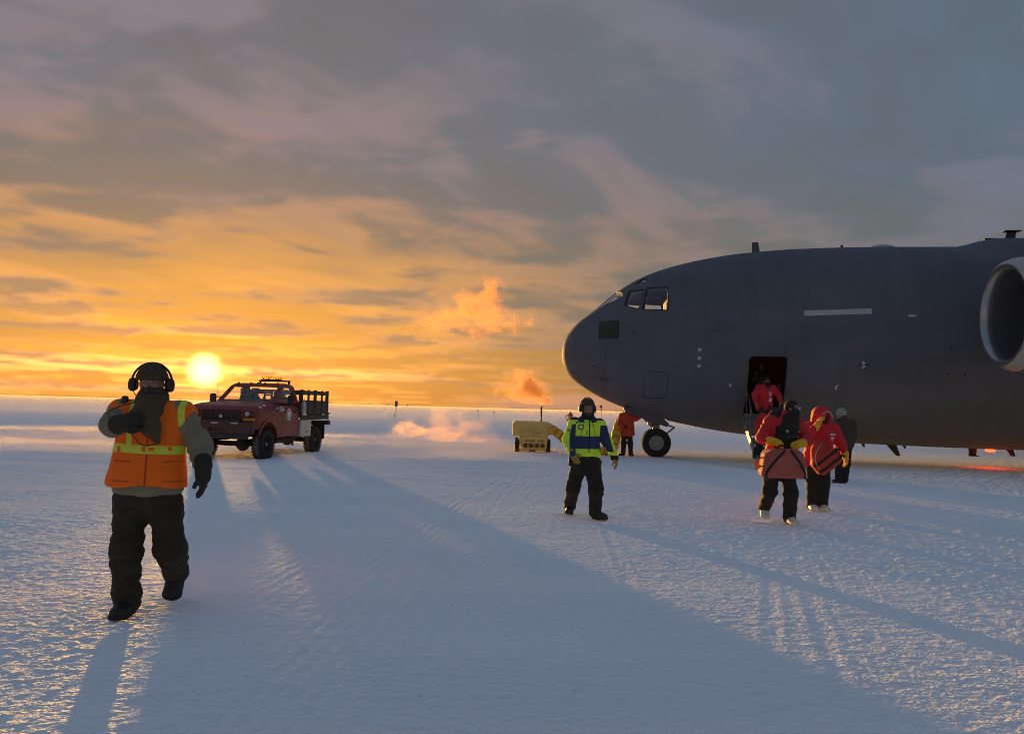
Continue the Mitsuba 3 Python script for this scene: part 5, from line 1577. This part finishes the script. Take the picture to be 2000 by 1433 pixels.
# 6: lower passenger, mostly behind the person with the duffel
P6 = thing('person', 'person in red parka stooping on the lowest stair step, half hidden behind the duffel carrier', 'person')
J = dict(head=(.30, -.12, 1.44), neck=(.20, -.05, 1.33), chest=(.11, .0, 1.20), pelvis=(-.02, .10, .84),
         sh0=(-.06, .02, 1.28), el0=(-.26, -.10, 1.04), wr0=(-.22, -.22, .86), ha0=(-.19, -.26, .70),
         sh1=(.33, -.02, 1.26), el1=(.45, -.12, 1.02), wr1=(.42, -.22, .82), ha1=(.40, -.27, .66),
         hip0=(-.12, .10, .78), kn0=(-.16, -.06, .44), an0=(-.17, .05, .11), to0=(-.15, -.15, .025),
         hip1=(.08, .10, .78), kn1=(.10, -.06, .44), an1=(.10, .05, .11), to1=(.12, -.15, .025))
F6 = Figure(P6, on_stairs(6.47, 4.72, 0.30), J, face=.35, seed=61, hm=1.6)
F6.body('skin_dark', 0.015)
F6.jacket('parka_red', dict(PARKA, hem=-0.10, wl=.27, wh=.235), 0.012)
F6.trousers('cloth_black', dict(wp=.19, dp=.15, rt=.112, rk=.10, ra=.09), 0.013)
F6.boots('boot_black', None, h=.010)
F6.glove('0', 'glove_tan', (1, 0, 0), curl=.7, thumb=1, h=.008)
F6.glove('1', 'glove_tan', (-1, 0, 0), curl=.7, thumb=-1, h=.008)
F6.cap_shell('knit_cap', 'cloth_black', .014, -.01, h=.010)

# 9: in the doorway
P9 = thing('person', 'person in dark clothes standing in the shade of the aircraft doorway, one pale glove raised', 'person')
J = dict(head=(.02, -.02, 1.68), neck=(.02, .0, 1.53), chest=(.02, .0, 1.38), pelvis=(.02, .02, .95),
         sh0=(-.17, 0, 1.44), el0=(-.27, -.08, 1.22), wr0=(-.25, -.25, 1.36), ha0=(-.24, -.28, 1.50),
         sh1=(.21, .0, 1.44), el1=(.31, -.10, 1.2), wr1=(.25, -.30, 1.05), ha1=(.22, -.36, .95),
         hip0=(-.09, .02, .87), kn0=(-.10, .0, .48), an0=(-.10, .03, .105), to0=(-.11, -.17, .02),
         hip1=(.11, .02, .87), kn1=(.12, .0, .48), an1=(.12, .03, .105), to1=(.13, -.17, .02))
F9 = Figure(P9, on_stairs(6.92, 1.42, 1.60), J, face=.0, seed=71, hm=1.6)
F9.body('skin_dark', 0.014)
F9.jacket('olive_jacket', dict(PARKA, hem=-0.02, wl=.22, wh=.21, rs=.09), 0.013)
F9.trousers('olive_jacket', dict(wp=.19, dp=.15, rt=.11, rk=.095, ra=.085), 0.014)
F9.boots('boot_black', None, h=.010)
F9.glove('0', 'glove_tan', (1, -.3, 0), curl=.8, thumb=1, h=.007, r=.016, fat=1.2)
F9.glove('1', 'glove_tan', (-1, 0, 0), curl=.8, thumb=-1, h=.007, r=.016, fat=1.2)
F9.cap_shell('knit_cap', 'olive_jacket', .014, .02, h=.010)
# ---------------------------------------------------------------- heater cart, air duct, markers
mat('cart_tan', (0.74, 0.53, 0.17), 0.6, var=0.2, vs=5)
mat('cart_dark', (0.22, 0.16, 0.07), 0.7, var=0.2)
mat('stack_brown', (0.12, 0.075, 0.035), 0.6, 0.3, var=0.3)
mat('duct_yellow', (0.75, 0.40, 0.02), 0.6, var=0.25, vs=6)
CX, CY = 0.80, 27.95
CART = thing('heater_cart', 'tan ground heater cart on two tyres with a smoking exhaust stack', 'heater')


def ct(m):
    return moved(m, (CX, CY, 0))


hood = Polygon([(-.73, .63), (-.73, 1.06), (-.64, 1.15), (.60, 1.14), (.70, 1.09), (.74, 1.02), (.72, .70), (.50, .63)])
up_ = mani(extr(hood, 2.1, 'y', 0.0)) - bx((.62, .03, .26), (-.17, .0, .87)) - bx((.30, .03, .26), (.47, .0, .87))
obj('upper_body', ct(up_), 'cart_tan', CART)
low_ = mani(extr(Polygon([(-.50, .62), (.58, .62), (.52, .13), (-.40, .13)]), 1.9, 'y', 0.06))
for i in range(5):
    low_ = low_ - mani(cyl(((-.205, -.08, .045, .24, .36)[i], 0, .46), ((-.205, -.08, .045, .24, .36)[i], .25, .46), (.038, .038, .055, .036, .036)[i], n=16))
for i in range(4):
    low_ = low_ - mani(cyl((-.235 + .205 * i, 0, .285), (-.235 + .205 * i, .35, .285), .080, n=20))
obj('lower_body', ct(low_), 'cart_tan', CART)
for i in range(4):
    obj('air_outlet', ct(moved(lathe([(.070, .0), (.082, -.02), (.086, 0), (.086, .05)], 24, 'y'), (-.235 + .205 * i, .05, .285))), 'cart_dark', CART)
for i in range(7):
    obj('louvre', ct(moved(rbox((.040, .024, .25), .006), (-.44 + .088 * i, .000, .87))), 'cart_tan', CART)
for i in range(3):
    obj('louvre', ct(moved(rbox((.040, .024, .25), .006), (.37 + .09 * i, .000, .87))), 'cart_tan', CART)
obj('door_slot', ct(bx((.17, .012, .022), (.20, -.003, .755))), 'cart_dark', CART)
obj('latch', ct(rbox((.02, .03, .13), .006, (.04, -.012, .66))), 'cart_dark', CART)
obj('exhaust_stack', ct(cat(lathe([(.034, 1.12), (.034, 1.62), (.040, 1.63), (.030, 1.72), (.026, 1.72), (.026, 1.2)], 20).apply_translation([.325, .5, 0]))), 'stack_brown', CART)
obj('stack_flap', ct(moved(rbox((.10, .07, .008), .003), (.37, .5, 1.735), ry=.2)), 'cart_dark', CART)
obj('grab_rail', ct(tube(catmull([(-.66, -.01, .72), (-.66, -.05, .78), (-.66, -.06, .98), (-.58, -.06, 1.07), (-.48, -.03, 1.10)], 5), .012, 8)), 'cart_tan', CART)
obj('side_post', ct(rbox((.05, .06, .34), .01, (-.42, .02, .45))), 'cart_tan', CART)
obj('frame', ct(cat(rbox((1.1, .1, .06), .015, (.02, .5, .12)), rbox((.22, .3, .09), .03, (.02, .3, .075)))), 'cart_dark', CART)
for x in (-.535, .60):
    for y in (.35, 1.6):
        w = obj('wheel', ct(moved(lathe([(.13, -.075), (.17, -.085), (.23, -.08), (.255, -.05), (.26, 0), (.255, .05), (.23, .08), (.17, .085), (.13, .075)], 36, 'x'), (x, y, .26))), 'rubber', CART)
        obj('rim', ct(moved(lathe([(0, -.03), (.06, -.03), (.09, -.06), (.132, -.07), (.132, .07), (.09, .06), (.06, .03), (0, .03)], 28, 'x'), (x, y, .26))), 'cart_tan', w)
obj('tow_bar', ct(cyl((.02, 1.9, .3), (.02, 2.9, .2), .035)), 'cart_dark', CART)

DUCT = thing('air_duct', 'yellow segmented heating duct running from the heater cart to the aircraft nose', 'duct')
dp = catmull([(CX + .66, 28.0, .93), (1.75, 27.95, .74), (2.15, 27.85, .42), (2.60, 27.75, .20), (3.05, 27.70, .16), (3.42, 27.66, .17), (3.66, 27.62, .27), (3.76, 27.62, .52), (3.82, 27.68, .85), (3.95, 27.85, 1.2), (4.25, 28.15, 1.55), (4.35, 28.3, 1.85)], 14)
seg = np.r_[0, np.cumsum(np.linalg.norm(np.diff(dp, axis=0), axis=1))]
NS = int(seg[-1] / 0.245)
at_s = lambda s: np.stack([np.interp(s, seg, dp[:, i]) for i in range(3)], -1)
for i in range(NS):
    q = np.linspace(i, i + 1, 7) * seg[-1] / NS
    obj('duct_section', tube(at_s(q), .150 + .026 * np.sin(np.linspace(0, np.pi, 7)), 18, caps=False), 'duct_yellow', DUCT, smooth=True)
    if i:
        q = np.linspace(i - .05, i + .05, 3) * seg[-1] / NS
        obj('duct_ring', tube(at_s(q), .157, 18, caps=False), 'plastic_black', DUCT, smooth=True)

mat('sign_grey', (0.16, 0.15, 0.13), 0.6)
mat('bamboo', (0.20, 0.15, 0.09), 0.7)
mat('flag_red', (0.55, 0.03, 0.03), 0.7)
mat('flag_dark', (0.10, 0.06, 0.05), 0.8)
SG = thing('marker_board', 'upright dark marker board on a pole far across the snow', 'sign')
gx, gy = -15.05, 101.0
obj('board', moved(rbox((.38, .05, .74), .01), (gx, gy, 1.80)), 'sign_grey', SG)
obj('pole', cyl((gx - .02, gy + .04, -.3), (gx - .02, gy + .04, 1.9), .035), 'sign_grey', SG)
obj('ground_stub', cyl((gx - .22, gy, -.2), (gx - .22, gy, .35), .07), 'sign_grey', SG)


def flag(x, y, h, w, fh, m, label, group=None, white=False, z0=-.3):
    k = thing('route_flag', label, 'flag', group)
    obj('pole', cyl((x, y, z0), (x, y, h), .022, .014, 8), 'bamboo', k)
    n = 8
    u = np.linspace(0, 1, n)
    V = []
    for a in (0, 1):
        V.append(np.stack([x - w * u, y + .05 * np.sin(u * 5), h - (fh * a) * (1 - .75 * u) - .18 * u * (1 - a) - .02], -1))
    V = np.vstack(V)
    F = [[i, i + 1, n + i + 1] for i in range(n - 1)] + [[i, n + i + 1, n + i] for i in range(n - 1)]
    obj('cloth', trimesh.Trimesh(V, F, process=False), m, k, smooth=False)
    if white:
        obj('white_tail', moved(rbox((.10, .02, .10), .005), (x - .07, y, h - fh - .06)), 'patch_white', k)
    return k


flag(7.45, 63.0, 2.12, .30, .36, 'flag_red', 'small red pennant on a thin pole beside the green jacket wearer\'s head', white=True)
flag(-5.2, 123.0, 1.20, .28, .30, 'flag_dark', 'dark little route flag left of the pair beyond the heater smoke')
flag(-2.35, 111.0, 1.15, .28, .28, 'flag_dark', 'dark little route flag right of the pair, nearer the heater stack')
for x, y, q in ((-95, 520, 'leftmost of the three'), (-70, 440, 'middle one of the three'), (-63, 470, 'rightmost of the three')):
    flag(x, y, 2.2, .8, .8, 'flag_dark', 'tiny dark marker flag under the horizon, ' + q, 'tiny far marker flags')
mat('cart_red', (0.40, 0.07, 0.05), 0.6, var=0.2)
FE = thing('extinguisher_cart', 'small red wheeled fire extinguisher cart far behind the green jacket wearer', 'cart')
ex, ey = 7.6, 98.0
obj('tank', moved(lathe([(0, .30), (.28, .32), (.30, .4), (.30, 1.05), (.22, 1.2), (.06, 1.26), (.06, 1.42), (0, 1.42)], 24), (ex, ey, 0)), 'cart_red', FE)
obj('handle', cat(tube(catmull([(ex - .35, ey, 0), (ex - .55, ey, .4), (ex - .55, ey, .8), (ex - .2, ey, 1.05)], 6), .035, 8)), 'flag_dark', FE)
obj('rack', cat(rbox((.9, .1, .08), .02, (ex - .1, ey - .2, .85))), 'cart_red', FE)
for s in (-1, 1):
    obj('wheel', moved(lathe([(0, -.05), (.25, -.06), (.30, 0), (.25, .06), (0, .05)], 24, 'x'), (ex + .34 * s, ey, .28)), 'rubber', FE)
# ---------------------------------------------------------------- exhaust smoke and drifting snow
def volume(key, lo, hi, n, fn, sigma, albedo, g, label, kind='stuff'):
    lo, hi = A(lo, float), A(hi, float)
    ax = [lo[i] + (np.arange(n[i]) + .5) / n[i] * (hi[i] - lo[i]) for i in range(3)]
    Z, Y, X = np.meshgrid(ax[2], ax[1], ax[0], indexing='ij')
    D = np.clip(fn(X, Y, Z), 0, 1).astype(np.float32)
    D[:1], D[-1:], D[:, :1], D[:, -1:], D[:, :, :1], D[:, :, -1:] = 0, 0, 0, 0, 0, 0
    M = np.eye(4)
    M[[0, 1, 2], [0, 1, 2]] = hi - lo
    M[:3, 3] = lo
    C = np.eye(4)
    C[[0, 1, 2], [0, 1, 2]] = (hi - lo) / 2
    C[:3, 3] = (hi + lo) / 2
    scene[key] = {'type': 'cube', 'to_world': T(C), 'bsdf': {'type': 'null'},
                  'interior': {'type': 'heterogeneous', 'albedo': {'type': 'rgb', 'value': albedo}, 'scale': float(sigma),
                               'sigma_t': {'type': 'gridvolume', 'grid': mi.VolumeGrid(D[..., None]), 'to_world': T(M)}, 'phase': {'type': 'hg', 'g': g}}}
    labels[key] = {'label': label, 'kind': kind}


def smoke_density(X, Y, Z):
    """Puffs round the stack mouth and an older, torn cloud that has drifted up to the left."""
    st = np.stack([X, Y, Z], -1)
    w = meshkit.fbm(st * 1.1 + 3, 3, 7)
    w2 = meshkit.fbm(st * 1.1 + 31, 3, 8)
    x, z = X + (w - .5) * 1.1, Z + (w2 - .5) * 1.0
    blob = np.zeros_like(X)
    for cx, cy, cz, rx, rz, a in ((1.10, 28.45, 1.80, .14, .13, 1.5), (1.02, 28.4, 2.08, .30, .24, 1.5), (.78, 28.4, 2.42, .48, .34, 1.7), (.40, 28.5, 2.2, .6, .34, .95), (.5, 28.6, 2.80, .65, .32, .8), (1.25, 28.5, 2.62, .34, .14, .6),
                                  (-.25, 28.7, 2.35, .75, .35, .42), (-.4, 28.7, 3.2, .5, .5, .22),
                                  (-2.95, 28.9, 4.72, .45, .38, .80), (-2.35, 28.9, 4.95, .6, .42, .95), (-1.6, 28.9, 5.25, .65, .55, 1.1), (-1.0, 28.9, 5.75, .42, .62, 1.1), (-.75, 28.9, 5.15, .5, .45, .9),
                                  (-.1, 28.9, 4.85, .55, .30, .62), (.65, 28.9, 4.85, .38, .28, .62), (-1.7, 28.9, 4.55, .9, .30, .55), (-1.6, 28.9, 4.0, .5, .45, .28), (-3.5, 28.9, 4.4, .7, .2, .30)):
        blob = np.maximum(blob, a * np.exp(-(((x - cx) / (rx * 1.12)) ** 2 + ((Y - cy) / (rx * .9 + .1)) ** 2 + ((z - cz) / (rz * 1.12)) ** 2)))
    f = meshkit.fbm(np.stack([X, Y, Z], -1) * 3.0 + 1.7, 4, 9)
    d = np.clip((blob - .10) * 1.15, 0, 1.6) * np.clip((f - .36) * 3.2 + (np.minimum(blob, 1.1) - .55) * .8, 0.0, 1.2)
    return d * np.where(Z < 3.4, .55 + .45 * np.clip((blob - .6) * 2, 0, 1), .44)


volume('exhaust_smoke', (-2.2, 27.7, 1.74), (2.0, 29.7, 3.50), (92, 40, 56), smoke_density, 3.2, [0.72, 0.42, 0.26], 0.45, 'brown and orange exhaust smoke puffing from the heater stack')  # sunlit orange put into the smoke colour, kept darker near the stack
volume('exhaust_cloud', (-4.8, 27.7, 3.51), (1.8, 30.1, 7.1), (150, 48, 84), smoke_density, 2.6, [0.80, 0.35, 0.12], 0.55, 'torn orange exhaust cloud drifting in the sky left of the aircraft nose')  # orange of the low sun is put into the cloud colour


def drift_density(X, Y, Z):
    st = np.stack([X * .16, Y * .42, Z * 2.2], -1)
    f = meshkit.fbm(st + 5, 5, 3)
    low = np.exp(-np.maximum(Z, 0) / .16)
    edge = np.clip((X + 27) / 4, 0, 1) * np.clip((2.0 - X) / 3, 0, 1) * np.clip((Y - 20) / 3, 0, 1) * np.clip((39 - Y) / 3, 0, 1)
    return low * (.16 + np.clip((f - .46) * 5.5, 0, 1)) * (.40 + .6 * np.clip((-X - 6) / 5, 0, 1)) * edge


def wisp_density(X, Y, Z):
    """Torn wisps of snow and vapour that the wind lifts off the field beside the cart."""
    st = np.stack([X, Y, Z], -1)
    w, w2 = meshkit.fbm(st * 1.3 + 3, 3, 17) - .5, meshkit.fbm(st * 1.3 + 31, 3, 18) - .5
    x, z = X + w * 1.2, Z + w2 * .8
    blob = np.zeros_like(X)
    for cx, cz, rx, rz, a in ((-3.9, .62, .55, .22, 1.0), (-3.3, .75, .6, .25, .7), (-2.75, .95, .35, .5, .75), (-2.6, 1.45, .28, .4, .55), (-2.3, .45, .9, .3, .7), (-1.5, .75, .7, .45, .5), (-.9, .40, .8, .3, .42), (-1.9, 1.3, .6, .3, .3)):
        blob = np.maximum(blob, a * np.exp(-((x - cx) / rx) ** 2 - ((Y - 28.6) / .9) ** 2 - ((z - cz) / rz) ** 2))
    f = meshkit.fbm(st * A([2.6, 2.6, 3.4]) + 1.7, 5, 19)
    return np.clip((blob - .08) * 1.2, 0, 1) * np.clip((f - .42) * 5, 0, 1.2)


volume('drifting_snow', (-27, 20, -.25), (2.0, 39, .30), (170, 95, 22), drift_density, 0.07, [0.98, 0.78, 0.32], 0.6, 'golden veil of drifting snow low over the field behind the truck')  # gold of the sunlight is put into the snow's scattering colour
volume('snow_wisps', (-4.8, 27.2, .31), (.1, 30.0, 1.73), (130, 40, 52), wisp_density, 0.40, [0.92, 0.58, 0.24], 0.6, 'torn golden wisps of blown snow left of the heater cart')  # wisps tinted gold, standing in for low sun on white snow
scene['spindrift_air'] = {'type': 'homogeneous', 'albedo': {'type': 'rgb', 'value': [0.96, 0.74, 0.34]}, 'sigma_t': 0.0016, 'phase': {'type': 'hg', 'g': 0.30}}  # layer tinted gold to paint warm light over the far field
scene['spindrift'] = {'type': 'cube', 'to_world': T([[2400, 0, 0, 0], [0, 1180, 0, 1222], [0, 0, 2.4, -1.5], [0, 0, 0, 1]]), 'bsdf': {'type': 'null'}, 'interior': {'type': 'ref', 'id': 'spindrift_air'}}
labels['spindrift'] = {'label': 'thin layer of wind blown snow over the distant field', 'kind': 'stuff'}
